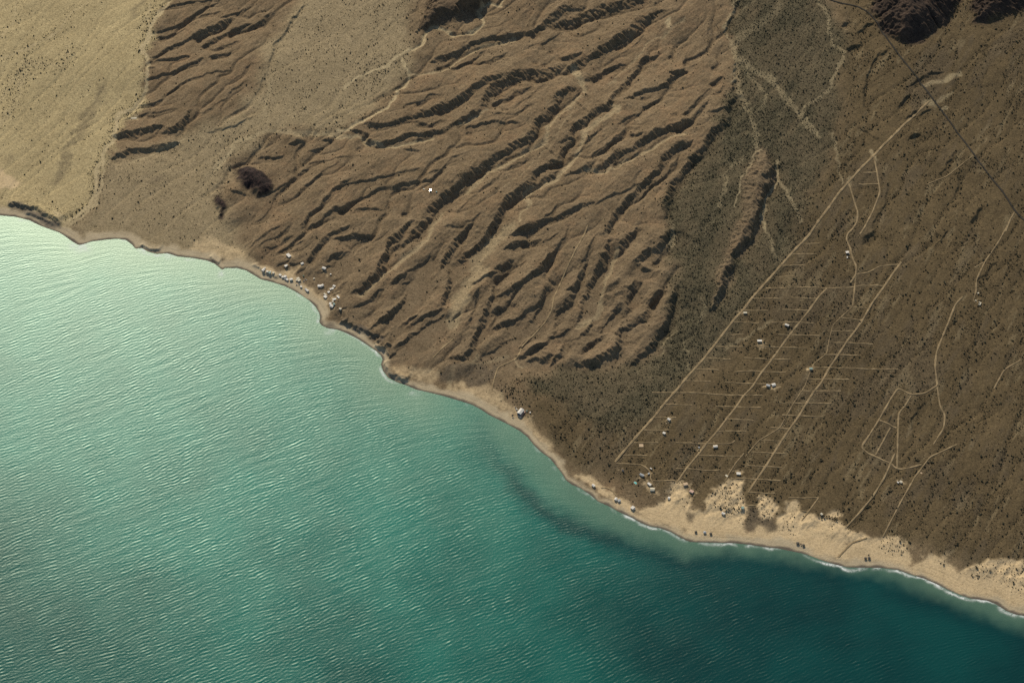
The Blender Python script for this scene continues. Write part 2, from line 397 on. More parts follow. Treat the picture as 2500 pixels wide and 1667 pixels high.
# ------------------------------------------------------------------ washes (pale sandy stream beds)
wash = np.zeros_like(m_pale)
WASH = [
    ('A', [(1150, 20), (1080, 90), (1020, 190), (990, 290), (950, 340), (1000, 430), (1000, 560), (950, 680), (890, 740), (800, 770), (780, 850), (770, 940), (720, 1010), (690, 1080), (650, 1180), (650, 1300), (600, 1400), (480, 1490), (440, 1540)], 20, 1.0),
    ('A', [(700, 1090), (690, 1250), (640, 1380), (560, 1470), (470, 1530)], 14, .8), ('A', [(380, 1450), (440, 1500), (470, 1560)], 24, .9),
    ('A', [(1010, 20), (985, 100), (1010, 180)], 10, .7), ('A', [(890, 800), (925, 795)], 20, 1.0),
    ('A', [(2352, 935), (2200, 900), (2000, 905), (1830, 890), (1700, 920), (1600, 950), (1540, 1060), (1450, 1150)], 22, .6),
    ('A', [(580, 20), (470, 110), (400, 210), (310, 280), (200, 330), (0, 400)], 10, .6), ('A', [(130, 0), (90, 150), (0, 270)], 9, .6),
    ('A', [(470, 330), (430, 460), (200, 430)], 30, .25), ('A', [(160, 500), (100, 700), (0, 850)], 30, .3), ('A', [(0, 680), (80, 560), (200, 400)], 22, .3),
    ('A', [(850, 1110), (980, 1060), (1100, 1000), (1250, 940)], 12, .4), ('A', [(1820, 560), (1800, 700), (1800, 860)], 14, .4),
    ('B', [(1105, 0), (1100, 40), (1020, 30), (940, 75), (985, 150), (920, 220), (800, 235), (700, 200), (650, 180), (590, 230), (560, 310), (480, 350), (400, 380), (330, 440), (230, 480), (130, 530), (40, 600)], 16, .9),
    ('B', [(430, 400), (465, 480), (470, 540), (400, 600), (390, 660), (330, 730), (230, 790), (150, 830), (60, 880), (0, 890)], 18, .9),
    ('B', [(0, 940), (120, 920), (220, 970), (330, 995), (480, 980), (640, 930)], 18, .7), ('B', [(480, 500), (640, 490), (740, 450), (860, 370), (1000, 300), (1200, 270)], 14, .5),
    ('B', [(1600, 470), (1640, 540), (1660, 600)], 30, .6), ('B', [(1630, 650), (1420, 850), (1400, 960), (1280, 1010), (1170, 1080), (1000, 1170), (880, 1280)], 22, .45),
    ('B', [(1860, 720), (1900, 740), (1800, 810), (1680, 870), (1640, 1000), (1560, 1120), (1480, 1200), (1340, 1260), (1260, 1310), (1300, 1370)], 26, .5),
    ('B', [(2352, 900), (2200, 960), (2050, 1050), (1900, 1120), (1780, 1180), (1680, 1160)], 18, .5), ('B', [(1290, 1370), (1240, 1420), (1225, 1500)], 14, .5),
    ('B', [(1000, 740), (960, 790), (820, 840), (900, 800)], 14, .5), ('B', [(700, 1430), (640, 1500)], 30, .4),
    ('E', [(640, 0), (600, 90), (520, 170), (420, 240), (380, 290), (280, 360), (200, 420), (150, 480)], 26, .5),
    ('E', [(1170, 20), (1050, 90), (1000, 170), (935, 220), (930, 300), (980, 310), (900, 380), (860, 430), (800, 500), (800, 580), (760, 640)], 60, .5),
    ('E', [(860, 500), (800, 560), (770, 660)], 60, .6),
    ('E', [(1880, 150), (1850, 270), (1800, 380), (1770, 520), (1740, 600), (1620, 680)], 22, .5), ('E', [(940, 860), (900, 940), (1000, 920), (1140, 870)], 16, .4),
    ('C', [(380, 290), (410, 380), (500, 440), (620, 520), (720, 620), (800, 720), (870, 830), (940, 890)], 30, .45), ('C', [(410, 380), (420, 600), (500, 780), (540, 880), (560, 990)], 26, .4),
    ('C', [(440, 430), (600, 640), (590, 720)], 20, .35), ('C', [(700, 40), (620, 130), (450, 230), (380, 300)], 40, .3),
    ('C', [(950, 10), (1020, 90), (1040, 180), (1060, 300), (1150, 370), (1100, 430), (1060, 560), (990, 640), (870, 720), (860, 780), (940, 880), (960, 920)], 18, .5),
    ('C', [(690, 1090), (685, 1180), (700, 1220), (640, 1280), (610, 1340), (600, 1420), (590, 1470), (610, 1540)], 14, .9), ('C', [(700, 1200), (730, 1260), (790, 1350), (840, 1500)], 16, .6),
    ('C', [(580, 1010), (520, 1050), (480, 1150), (440, 1200), (430, 1280), (390, 1400)], 8, .8), ('C', [(1060, 900), (1090, 1050), (1100, 1160), (1125, 1250)], 12, .45),
    ('C', [(345, 1190), (320, 1300), (290, 1400)], 20, .4), ('C', [(480, 1050), (380, 1120), (330, 1190)], 14, .35),
    ('F', [(40, 780), (80, 850), (90, 960)], 14, .35), ('F', [(160, 480), (190, 560), (170, 640)], 14, .35), ('F', [(600, 20), (650, 120), (660, 190), (710, 240)], 14, .5),
    ('F', [(640, 640), (500, 740), (400, 780), (330, 810)], 16, .4), ('F', [(1240, 1560), (1400, 1330)], 10, .2),
    ('E', [(2260, 0), (2270, 120)], 16, .6), ('E', [(2280, 700), (2200, 800), (2180, 860)], 12, .4),
    ('E', [(770, 1010), (790, 960), (760, 1090)], 22, .7), ('E', [(1180, 900), (1240, 950)], 12, .6), ('E', [(1060, 1180), (1100, 1150), (1040, 1240)], 40, .5),
    ('C', [(1680, 580), (1800, 550), (1920, 500)], 26, .75), ('C', [(1740, 690), (1870, 640)], 18, .55), ('C', [(1690, 690), (1730, 700)], 30, .7), ('C', [(1830, 720), (1800, 750)], 16, .6),
    ('C', [(1170, 1210), (1180, 1250)], 22, .7), ('C', [(1330, 1030), (1340, 1070)], 26, .8),
    ('B', [(2352, 120), (2200, 230), (2100, 270), (2040, 370), (1920, 470), (1830, 560)], 10, .35), ('B', [(2240, 130), (2240, 170)], 26, .8),
    ('B', [(1620, 740), (1500, 850), (1420, 1000), (1250, 1170), (1000, 1340)], 6, .3),
    ('C', [(420, 0), (370, 100), (330, 180), (370, 280), (410, 400), (380, 560)], 12, .5),
]
QX2, QY2 = PX + 2.0 * N_w1 + 1.5 * N_sm, PY + 2.0 * N_w2
for k, pts, w, a in WASH:
    P = px(k, pts)
    w = w * CROP[k][2]
    lo, hi = P.min(0) - 3 * w - 12, P.max(0) + 3 * w + 12
    m = (PX > lo[0]) & (PX < hi[0]) & (PY > lo[1]) & (PY < hi[1])
    d, _, _ = seg_dist(QX2[m], QY2[m], P)
    wash[m] = np.maximum(wash[m], a * (1 - smooth(w * .35, w * .95, d)))

# ------------------------------------------------------------------ scarps: steep eroded banks that face away from the sun
SC = [
    ('B', [(1010, 0), (960, 40), (880, 60)], 50), ('B', [(930, 95), (850, 75), (760, 110), (660, 140), (555, 205)], 55), ('B', [(780, 0), (650, 40)], 40),
    ('B', [(1620, 60), (1540, 60), (1480, 110), (1400, 160)], 70), ('B', [(2060, 0), (1950, 30), (1820, 50), (1700, 95), (1600, 130), (1480, 165)], 80),
    ('B', [(1400, 180), (1320, 205), (1270, 230), (1180, 235), (1110, 260), (1050, 255), (960, 280), (880, 320), (800, 365), (720, 395), (640, 412)], 34),
    ('B', [(2180, 80), (2080, 120), (2040, 170), (1980, 220), (1900, 260), (1840, 300), (1760, 360), (1680, 400), (1600, 440), (1550, 470)], 66),
    ('B', [(1490, 460), (1430, 495), (1360, 510), (1300, 500), (1200, 520), (1130, 560), (1060, 610), (1020, 650), (1000, 690)], 76),
    ('B', [(1300, 590), (1200, 620), (1130, 670), (1060, 705)], 30), ('B', [(1640, 370), (1560, 400), (1490, 390)], 30),
    ('B', [(1080, 530), (1000, 570), (930, 610), (870, 660), (760, 710), (640, 760), (530, 790), (430, 820)], 60),
    ('B', [(720, 810), (620, 845), (530, 835), (460, 835)], 18), ('B', [(420, 830), (330, 850), (240, 860), (190, 850)], 26),
    ('B', [(960, 760), (860, 790), (800, 830), (740, 870), (640, 900), (540, 915), (450, 940), (370, 970), (280, 975), (210, 950), (180, 930)], 34),
    ('B', [(1220, 840), (1040, 830), (960, 845), (870, 860)], 18), ('B', [(560, 1020), (450, 1010)], 14), ('B', [(80, 885), (140, 895), (210, 915)], 20),
    ('B', [(1610, 600), (1550, 600), (1510, 640), (1470, 720), (1400, 790), (1350, 830), (1310, 900), (1260, 950), (1160, 995), (1120, 1040), (1040, 1080), (980, 1130), (900, 1190),
           (820, 1250), (740, 1310), (650, 1390), (610, 1440), (580, 1500), (540, 1560), (480, 1620), (380, 1680)], 54),
    ('E', [(490, -20), (400, 80), (340, 130), (330, 200), (300, 260), (260, 330), (200, 390), (130, 455)], 34),
    ('B', [(2160, 360), (2090, 380), (2040, 450), (1990, 510), (1930, 570), (1880, 640), (1840, 700)], 46), ('B', [(1930, 430), (1840, 450), (1760, 490), (1680, 540)], 28),
    ('B', [(2345, 470), (2260, 500), (2220, 560), (2140, 600), (2060, 620), (2000, 650), (1965, 665)], 36), ('B', [(1850, 700), (1820, 735), (1750, 755)], 44),
    ('B', [(1760, 770), (1680, 800), (1600, 850), (1570, 920), (1530, 950)], 50), ('B', [(1590, 930), (1530, 1010), (1510, 1085), (1460, 1085)], 40),
    ('B', [(1470, 1100), (1340, 1170), (1300, 1230), (1240, 1290), (1160, 1340), (1110, 1400), (1080, 1460), (1045, 1550)], 52), ('B', [(1490, 1160), (1410, 1200), (1310, 1260)], 34),
    ('B', [(2352, 820), (2280, 870), (2230, 890), (2160, 910), (2090, 960), (2020, 1000)], 52), ('B', [(1980, 1030), (1900, 1040), (1860, 1090), (1800, 1130), (1740, 1135)], 44),
    ('B', [(1730, 1095), (1660, 1150), (1580, 1185)], 32), ('B', [(1950, 870), (1880, 950), (1760, 1060)], 22), ('B', [(1960, 900), (2000, 920), (2060, 920)], 24),
    ('B', [(2352, 970), (2280, 1010), (2200, 1080), (2160, 1160), (2100, 1230), (2030, 1270), (1990, 1330), (1920, 1390), (1860, 1450), (1830, 1520), (1810, 1570)], 42),
    ('E', [(520, 610), (400, 700), (330, 760), (250, 805)], 18), ('E', [(470, 520), (350, 610), (250, 690), (180, 735)], 16), ('E', [(700, 560), (620, 610), (540, 640), (450, 705)], 16), ('E', [(950, 440), (930, 560), (880, 670)], 16),
    ('E', [(1110, 480), (1080, 560), (1020, 710)], 16), ('E', [(1390, 640), (1290, 760), (1195, 835)], 18), ('E', [(1480, 700), (1400, 800), (1310, 855)], 20), ('E', [(1745, 600), (1690, 700), (1635, 765)], 24), ('E', [(1865, 560), (1830, 640), (1775, 705)], 22),
    ('E', [(1560, 20), (1500, 120), (1400, 260), (1300, 340)], 10), ('E', [(1740, 60), (1690, 180), (1620, 290)], 12), ('E', [(300, 440), (200, 520), (110, 570)], 12), ('E', [(640, 250), (540, 330), (440, 400)], 10), ('E', [(820, 560), (760, 680), (690, 760)], 10),
    ('B', [(1400, 560), (1250, 680), (1130, 790), (1050, 880)], 10), ('B', [(1750, 880), (1650, 1010), (1500, 1130)], 12), ('B', [(2200, 640), (2050, 760), (1900, 850)], 14), ('B', [(1300, 700), (1200, 770), (1060, 780)], 10), ('B', [(1000, 330), (900, 420), (760, 470)], 10), ('B', [(1150, 360), (1040, 420), (930, 440)], 10),
    ('B', [(1280, 1060), (1100, 1180), (950, 1300), (800, 1430)], 9), ('B', [(700, 640), (560, 690), (430, 740)], 12), ('B', [(2100, 180), (2000, 300), (1900, 380)], 10), ('B', [(1500, 200), (1400, 280), (1280, 330)], 12), ('B', [(1900, 940), (1790, 1010), (1700, 1080)], 12),
    ('D', [(2352, 180), (2280, 250), (2160, 300)], 12), ('D', [(1960, 20), (1830, 100), (1740, 160)], 9), ('D', [(2352, 300), (2290, 350), (2190, 400)], 10), ('A', [(2300, 1100), (2150, 1190), (2040, 1270)], 10), ('A', [(2352, 1060), (2200, 1090), (2050, 1110)], 9),
    ('C', [(400, 650), (350, 740), (335, 850), (260, 900), (200, 970), (140, 1060), (70, 1130), (20, 1190), (-20, 1260), (-50, 1360), (-75, 1460)], 58),
    ('B', [(700, 1160), (640, 1215), (540, 1230), (420, 1255), (300, 1280), (220, 1310), (150, 1350), (90, 1385), (-20, 1415)], 22),
    ('B', [(300, 1420), (200, 1410), (130, 1420)], 18), ('B', [(560, 1150), (420, 1180), (300, 1210), (200, 1235), (80, 1250), (-10, 1280)], 12), ('B', [(860, 1040), (760, 1090), (690, 1160), (560, 1185)], 9),
    ('B', [(1720, 1380), (1600, 1410), (1500, 1460), (1440, 1480), (1380, 1495), (1300, 1530), (1240, 1560)], 26), ('B', [(1500, 1380), (1450, 1420), (1400, 1470)], 14), ('B', [(960, 1440), (900, 1490), (830, 1530), (720, 1545)], 12),
    ('B', [(2330, 1030), (2200, 1200), (2060, 1310), (2010, 1370)], 16), ('B', [(2130, 1230), (2000, 1260), (1850, 1330), (1740, 1390)], 14),
    ('A', [(1080, 860), (1020, 880), (960, 895), (880, 905), (800, 915)], 46), ('A', [(1270, 775), (1230, 830), (1190, 880), (1110, 895)], 50), ('A', [(1190, 960), (1120, 990), (1050, 1000), (950, 1010), (850, 1030), (775, 1062)], 42),
    ('A', [(1480, 10), (1400, 50), (1330, 90), (1260, 140), (1180, 180), (1060, 220)], 18), ('A', [(1380, 225), (1280, 270), (1180, 310), (1100, 350), (1030, 390)], 22), ('A', [(1560, 130), (1500, 170), (1400, 220), (1340, 245)], 44),
    ('A', [(1680, 160), (1560, 215), (1480, 260), (1400, 300)], 34), ('A', [(1830, 80), (1780, 140), (1690, 185)], 20), ('A', [(1600, 290), (1440, 330)], 16), ('A', [(1560, 360), (1430, 385)], 14),
    ('A', [(1280, 390), (1160, 400), (1030, 420)], 20), ('A', [(1380, 400), (1260, 450), (1130, 490), (1010, 535)], 18), ('A', [(1580, 480), (1400, 510), (1240, 550), (1180, 600), (1110, 670), (1000, 705)], 11),
    ('A', [(1650, 560), (1540, 660), (1440, 740), (1360, 780)], 12), ('A', [(2060, 30), (1990, 130), (1930, 220), (1860, 300), (1830, 380), (1810, 470)], 14), ('A', [(1700, 790), (1560, 860), (1400, 900)], 10),
    ('A', [(1500, 0), (1340, 5)], 12), ('A', [(1320, 10), (1220, 30), (1150, 55)], 18), ('A', [(1480, 95), (1360, 115)], 14), ('A', [(930, 785), (1100, 760), (1190, 745)], 9), ('A', [(920, 720), (1040, 700)], 9),
    ('A', [(1660, 60), (1560, 100), (1500, 130)], 16), ('A', [(1700, 430), (1640, 500), (1560, 560)], 8), ('A', [(1040, 460), (1010, 465)], 14), ('A', [(1250, 190), (1130, 240), (1050, 260)], 10),
    ('A', [(2352, 1230), (2260, 1300), (2180, 1370), (2130, 1420), (2090, 1460), (2040, 1550)], 26), ('A', [(2352, 1390), (2260, 1430), (2200, 1460), (2080, 1545)], 20), ('A', [(2110, 1130), (2000, 1180), (1940, 1240), (1850, 1300), (1730, 1320)], 11),
    ('A', [(2050, 960), (1960, 970)], 22), ('A', [(2260, 940), (2180, 940)], 16), ('A', [(1920, 1040), (1850, 1070), (1750, 1070)], 18), ('A', [(1680, 1320), (1600, 1310), (1540, 1285)], 12), ('A', [(2180, 1000), (2100, 1020)], 14),
    ('D', [(2352, 20), (2250, 60), (2170, 120), (2110, 190), (2065, 255)], 26), ('D', [(2320, 190), (2260, 215), (2200, 240)], 18), ('D', [(1880, 20), (1780, 80), (1680, 160)], 10), ('D', [(2000, 60), (1860, 140), (1790, 170)], 10),
    ('D', [(2060, 120), (1960, 140)], 18), ('D', [(2352, 380), (2240, 460), (2215, 490)], 14), ('D', [(2100, 40), (1990, 110), (1900, 180)], 9), ('D', [(2352, 560), (2290, 590), (2260, 620)], 12),
    ('E', [(1050, 0), (1000, 90), (965, 115)], 36), ('E', [(960, 140), (900, 170), (855, 200)], 36), ('E', [(870, 235), (790, 255)], 40),
    ('E', [(890, 0), (820, 70), (770, 150), (740, 220), (715, 265)], 42), ('E', [(760, 300), (760, 380), (730, 450), (712, 525)], 30), ('E', [(700, 610), (640, 660), (560, 700), (480, 760), (400, 830), (345, 895)], 22),
    ('E', [(560, 350), (500, 420), (440, 520), (370, 580), (305, 645)], 32), ('E', [(660, 400), (570, 450), (500, 510)], 11), ('E', [(240, 70), (150, 75), (60, 90), (-10, 98)], 22), ('E', [(100, 200), (0, 225)], 12), ('E', [(450, 340), (370, 390)], 16),
    ('E', [(1310, 10), (1240, 50), (1165, 68)], 30), ('E', [(1370, 100), (1280, 110), (1200, 130), (1130, 165)], 20), ('E', [(1180, 250), (1065, 302)], 20), ('E', [(1060, 330), (1000, 350), (915, 395)], 20),
    ('E', [(1460, 180), (1420, 250), (1370, 310), (1280, 370), (1200, 430), (1130, 470), (1050, 485)], 24), ('E', [(1150, 530), (1055, 585)], 36), ('E', [(1050, 420), (1040, 500), (1000, 600), (955, 690)], 28), ('E', [(1170, 650), (1045, 700)], 32),
    ('E', [(950, 700), (930, 780), (905, 855), (860, 895), (805, 895)], 32), ('E', [(1830, 120), (1800, 250), (1760, 300), (1720, 390), (1680, 490), (1635, 600)], 46), ('E', [(1670, 260), (1630, 340), (1600, 410), (1555, 425)], 28),
    ('E', [(1600, 470), (1550, 545), (1500, 600), (1470, 660)], 42), ('E', [(1390, 430), (1380, 540), (1340, 620), (1270, 680), (1205, 755)], 30), ('E', [(1180, 770), (1075, 835)], 28), ('E', [(1060, 850), (1005, 872)], 24),
    ('E', [(1360, 820), (1275, 855)], 28), ('E', [(1250, 880), (1145, 885)], 28), ('E', [(1430, 895), (1320, 915)], 36), ('E', [(1535, 790), (1515, 880), (1445, 930)], 36), ('E', [(1560, 700), (1440, 760)], 14),
    ('E', [(2010, 30), (1950, 90), (1905, 155)], 38), ('E', [(1890, 385), (1850, 420)], 36), ('E', [(1950, 430), (1900, 470)], 36), ('E', [(1970, 670), (1900, 705)], 40), ('E', [(2130, 510), (2085, 610), (2040, 640)], 46),
    ('E', [(2000, 400), (1970, 480), (1955, 545)], 40), ('E', [(1800, 740), (1720, 790), (1650, 845)], 30), ('E', [(1915, 700), (1895, 820), (1830, 890), (1740, 925), (1650, 942)], 42), ('E', [(2285, 440), (2250, 560), (2225, 680), (2180, 745)], 36),
    ('E', [(2160, 790), (2100, 850), (2005, 915)], 32), ('E', [(2240, 60), (2210, 110), (2170, 150)], 50), ('E', [(2090, 180), (2040, 225)], 36), ('E', [(2180, 450), (2130, 505)], 32), ('E', [(2170, 310), (2130, 335)], 28), ('E', [(2020, 250), (2050, 290), (2100, 300)], 20),
    ('E', [(1270, 240), (1180, 300), (1050, 370)], 9), ('E', [(1480, 60), (1400, 110), (1440, 200)], 10), ('E', [(620, 200), (560, 260), (470, 310), (380, 390)], 9), ('E', [(540, 620), (420, 720), (330, 780)], 10), ('E', [(600, 560), (480, 640), (430, 700)], 8),
    ('E', [(1390, 500), (1280, 580), (1150, 690)], 12), ('E', [(1010, 620), (950, 760)], 14), ('E', [(1250, 420), (1130, 520)], 14),
    ('C', [(310, 520), (240, 560)], 22), ('C', [(330, 590), (270, 640)], 22), ('C', [(330, 740), (245, 765)], 22), ('C', [(220, 680), (140, 780), (60, 850), (-10, 875)], 28), ('C', [(110, 960), (0, 1015)], 24), ('C', [(140, 430), (85, 445)], 14),
    ('C', [(230, 600), (200, 640), (120, 720), (40, 790)], 12), ('C', [(80, 340), (60, 440), (-10, 515)], 12), ('C', [(230, 130), (215, 240), (230, 270)], 8), ('C', [(440, 0), (390, 60), (360, 140), (338, 195)], 22), ('C', [(405, 420), (395, 520), (385, 610)], 18),
    ('C', [(680, 1120), (640, 1185), (600, 1200)], 40), ('C', [(655, 1210), (635, 1260), (600, 1310), (578, 1400), (560, 1500), (540, 1570), (510, 1620)], 40), ('F', [(490, 110), (405, 188)], 34), ('F', [(385, 265), (335, 400), (285, 490), (255, 550), (230, 570)], 32),
    ('C', [(1165, 145), (1130, 170)], 26), ('C', [(1335, 150), (1270, 200), (1235, 225)], 22), ('C', [(1250, 300), (1165, 325)], 24), ('C', [(1450, 330), (1380, 380), (1320, 440), (1290, 480), (1280, 530)], 16), ('C', [(1290, 560), (1270, 640), (1285, 760)], 12),
    ('C', [(1800, 490), (1690, 520), (1580, 585)], 16), ('C', [(1570, 640), (1510, 725)], 20), ('C', [(1630, 740), (1560, 795)], 22), ('C', [(1720, 740), (1645, 775)], 14), ('C', [(1650, 905), (1600, 930)], 26), ('C', [(1390, 955), (1310, 900), (1240, 860)], 12),
    ('C', [(2060, 1400), (2010, 1500)], 26), ('F', [(1320, 40), (1270, 110)], 26), ('F', [(740, 260), (710, 300)], 10), ('C', [(1430, 1230), (1400, 1400), (1310, 1540)], 9), ('C', [(1900, 1020), (1830, 1110), (1790, 1200)], 7), ('C', [(1930, 1140), (1880, 1330)], 7),
    ('F', [(2170, 240), (2120, 290), (2050, 380)], 10), ('F', [(1830, 30), (1790, 80), (1740, 45)], 12), ('F', [(1680, 1200), (1600, 1310), (1590, 1420)], 9), ('F', [(1610, 950), (1640, 1020), (1700, 1080)], 9), ('F', [(1450, 1230), (1440, 1340), (1460, 1430)], 9),
    ('h1', [(1050, 650), (1120, 710), (1250, 745), (1380, 690), (1440, 590)], 70), ('h1', [(1380, 540), (1520, 590), (1700, 500)], 80), ('h1', [(1640, 720), (1720, 830), (1830, 820), (1950, 720)], 60), ('h1', [(1400, 420), (1150, 510), (850, 650)], 80),
    ('h2', [(620, 830), (720, 920), (830, 950), (900, 860)], 110), ('h2', [(830, 1130), (940, 1260), (1040, 1260), (1120, 1130)], 60), ('h2', [(1330, 560), (1150, 680), (960, 780)], 80), ('h2', [(1050, 1430), (1150, 1530), (1280, 1450)], 60),
    ('h2', [(1660, 370), (1430, 490), (1330, 560)], 40), ('h2', [(1000, 240), (860, 280), (700, 290)], 50), ('h2', [(850, 570), (760, 520), (660, 470)], 60), ('h2', [(1400, 960), (1270, 1060), (1210, 1090)], 60),
]
BED = blur(wash, 1)
ANTI = np.array([0.55, -0.83])
E_sc = np.zeros_like(BZ)
SX, SY = GX + 2.5 * N_w1 + 1.2 * N_sm, GY + 2.5 * N_w2
for k, pts, w in SC:
    P = to_map(px(k, pts))
    w = max(w * CROP[k][2] * (1.2 if k == 'E' else .95), 3.5)
    tl = np.hypot(*np.diff(P, axis=0).T).sum()
    h = w * (.86 - .26 * float(smooth(9, 26, w))) * np.clip(tl / (2.4 * w), .6, 1) * (1.22 if k == 'E' else 1.0)
    ratio = h / w
    e0, e1 = P[0] - P[1], P[-1] - P[-2]
    P = np.concatenate([[P[0] + e0 / np.hypot(*e0) * .9 * w], P, [P[-1] + e1 / np.hypot(*e1) * 1.2 * w]])
    tl += 2.1 * w
    Rr = 2.2 * w + 14
    lo, hi = P.min(0) - 3.2 * Rr, P.max(0) + 3.2 * Rr
    a, b = np.searchsorted(gx, lo[0]), np.searchsorted(gx, hi[0])
    c, e = np.searchsorted(gy, lo[1]), np.searchsorted(gy, hi[1])
    if a >= b or c >= e:
        continue
    sl = np.s_[c:e, a:b]
    d, sd_, arc = seg_dist(SX[sl], SY[sl], P)
    t = P[-1] - P[0]
    sg = np.sign(-t[1] * ANTI[0] + t[0] * ANTI[1])
    s = d * sd_ * sg
    s = s + 0.12 * w * N_rill[sl]
    te = min(.45, 2.6 * w / tl + .08)
    tap = np.sqrt(smooth(-.02, te, arc) * smooth(-.02, te, 1 - arc))      # banks narrow to a point at both ends
    wl = w * (.08 + .92 * tap) * np.clip(1 + .10 * N_seg[sl], .75, 1.25)
    h = ratio * wl
    f = np.where(s < -wl / 2, .42 * h * np.exp(np.minimum(s + wl / 2, 0) / (1.1 * Rr)), np.where(s < wl / 2, h * (.42 - (s + wl / 2) / wl), -.58 * h * np.exp(-np.maximum(s - wl / 2, 0) / Rr)))
    tap = smooth(0, .03, arc) * smooth(0, .03, 1 - arc)
    E_sc[sl] += f * tap

# ------------------------------------------------------------------ height
amp = 0.35 + 1.5 * m_bad + 1.2 * m_hillA + 0.25 * m_right + 0.1 * m_veg + 0.5 * m_rock
inl = smooth(14, 60, CD)
Z = BZ - 3.6 * BED * np.clip(m_bad + .5 * m_hillA, 0, 1) * inl + E_sc * inl + (0.65 * N_mid * amp + 0.25 * N_sm * amp) * inl + 2.4 * N_int * np.maximum(m_bad, .8 * m_hillA) * inl + 4.6 * N_low * m_bad * smooth(520, 720, PY) * inl + 2.2 * N_big * smooth(60, 500, CD)


def rise(key, pts, slope, top, rough):
    P = to_map(px(key, pts))
    P = np.concatenate([P, P[:1]])
    lo, hi = P.min(0) - 30, P.max(0) + 30
    a, b = np.searchsorted(gx, lo[0]), np.searchsorted(gx, hi[0])
    c, e = np.searchsorted(gy, lo[1]), np.searchsorted(gy, hi[1])
    sl = np.s_[c:e, a:b]
    d, _, _ = seg_dist(SX[sl] + rough * N_rill[sl], SY[sl], P)
    ins = inside(SX[sl], SY[sl], P[:-1])
    d = np.where(ins, d, 0)
    return sl, top * (1 - np.exp(-d * slope / top))


sl, h = rise('C', [(590, 995), (650, 1070), (690, 1170), (680, 1215), (620, 1310), (595, 1420), (590, 1480), (530, 1600), (460, 1700), (400, 1770), (330, 1960), (245, 2110), (232, 2080), (280, 1880), (360, 1660), (430, 1480), (460, 1300), (470, 1180), (530, 1060)], .62, 34, 3.2)
Z[sl] += h
sl, h = rise('A', [(1570, 1140), (1640, 1112), (1720, 1125), (1800, 1180), (1855, 1250), (1830, 1305), (1730, 1335), (1680, 1300), (1630, 1250), (1570, 1240)], .8, 22, .8)
Z[sl] += h * (1 + .12 * N_w1[sl])
sl, h = rise('A', [(1455, 1335), (1495, 1330), (1520, 1370), (1495, 1460), (1470, 1488), (1450, 1400)], .8, 8, 1)
Z[sl] += h
sl, h = rise('C', [(1290, -30), (1330, 90), (1380, 170), (1420, 225), (1500, 290), (1570, 285), (1660, 275), (1720, 230), (1770, 190), (1830, 140), (1900, 60), (1930, -100), (1500, -700), (1250, -400)], .85, 170, 3)
N_rid = 1 - 1.6 * np.abs(fnoise(22, 150, 2.8, R(75), 1.8, seed=21))
Z[sl] += h * (1 + .07 * N_rid[sl])
sl, h = rise('C', [(1980, -30), (2010, 60), (2000, 150), (2100, 160), (2210, 130), (2352, 80), (2600, 40), (2700, -300), (2200, -500), (1960, -200)], .7, 90, 6)
Z[sl] += h * (1 + .08 * N_rid[sl])
sl, h = rise('B', [(570, -40), (610, 40), (560, 200), (600, 215), (700, 170), (920, 110), (1010, 40), (1030, -60)], .6, 25, 4)
Z[sl] += h * (1 + .3 * N_rid[sl])


def drainage(Z, n, steps, seed):
    """many water drops run downhill together; where they pass is a channel"""
    g = np.random.default_rng(seed)
    x = g.uniform(1, NX - 2, n)
    y = g.uniform(1, NY - 2, n)
    vx = np.zeros(n)
    vy = np.zeros(n)
    Gy, Gx = np.gradient(Z, DX)
    Gx = Gx + .09 * INL[0]
    Gy = Gy + .09 * INL[1]
    acc = np.zeros(NX * NY)
    for s in range(steps):
        i, j = x.astype(int), y.astype(int)
        vx = .7 * vx - Gx[j, i]
        vy = .7 * vy - Gy[j, i]
        l = np.sqrt(vx * vx + vy * vy) + 1e-6
        x = np.clip(x + vx / l, 1, NX - 2)
        y = np.clip(y + vy / l, 1, NY - 2)
        acc += np.bincount(y.astype(int) * NX + x.astype(int), minlength=NX * NY)
    return acc.reshape(NY, NX)


def shifts(Z, dx, dy, n, op):
    r = Z.copy()
    for q in range(1, n + 1):
        for sg in (-1, 1):
            a, b = int(round(dx * q)) * sg, int(round(dy * q)) * sg
            r = op(r, np.roll(Z, (b, a), (0, 1)))
    return r


def fill_pits(Z, n):
    """fill round hollows, keep channels: the least of the closings along eight directions"""
    r = None
    for q in range(8):
        a = q * math.pi / 8
        m = max(abs(math.cos(a)), abs(math.sin(a)))
        dx, dy = math.cos(a) / m, math.sin(a) / m
        c = shifts(shifts(Z, dx, dy, n, np.maximum), dx, dy, n, np.minimum)
        r = c if r is None else np.minimum(r, c)
    return r


FLOW = np.zeros_like(Z)
for it in range(3):
    Z = fill_pits(Z, 3)
    fl = drainage(blur(Z, 2), 200000, 190, 30 + it)
    fl = np.where(CD > 20, fl, 0)
    c = np.log1p(.5 * fl + .5 * blur(fl, 1)) / 4.0
    c = np.clip(c - .42, 0, 1.0)
    FLOW = np.maximum(FLOW * .9, c)
    k = (0.25 + .75 * m_bad + .9 * m_hillA + 3.2 * m_mtn + 1.2 * m_rock + .05 * m_right + .05 * m_veg) * smooth(20, 120, CD)
    Z = Z - (1.35 * c + .25 * blur(c, 1)) * k
Z = fill_pits(Z, 2)
FLOW = np.clip(FLOW / 1.0, 0, 1)

# the beach: a sloping face, a berm, then flat sand
beach_w = 26 + 8 * N_big
bt = smooth(14, 40, CD)
Z = beach_z * (1 - bt) + np.maximum(Z, 1.6) * bt
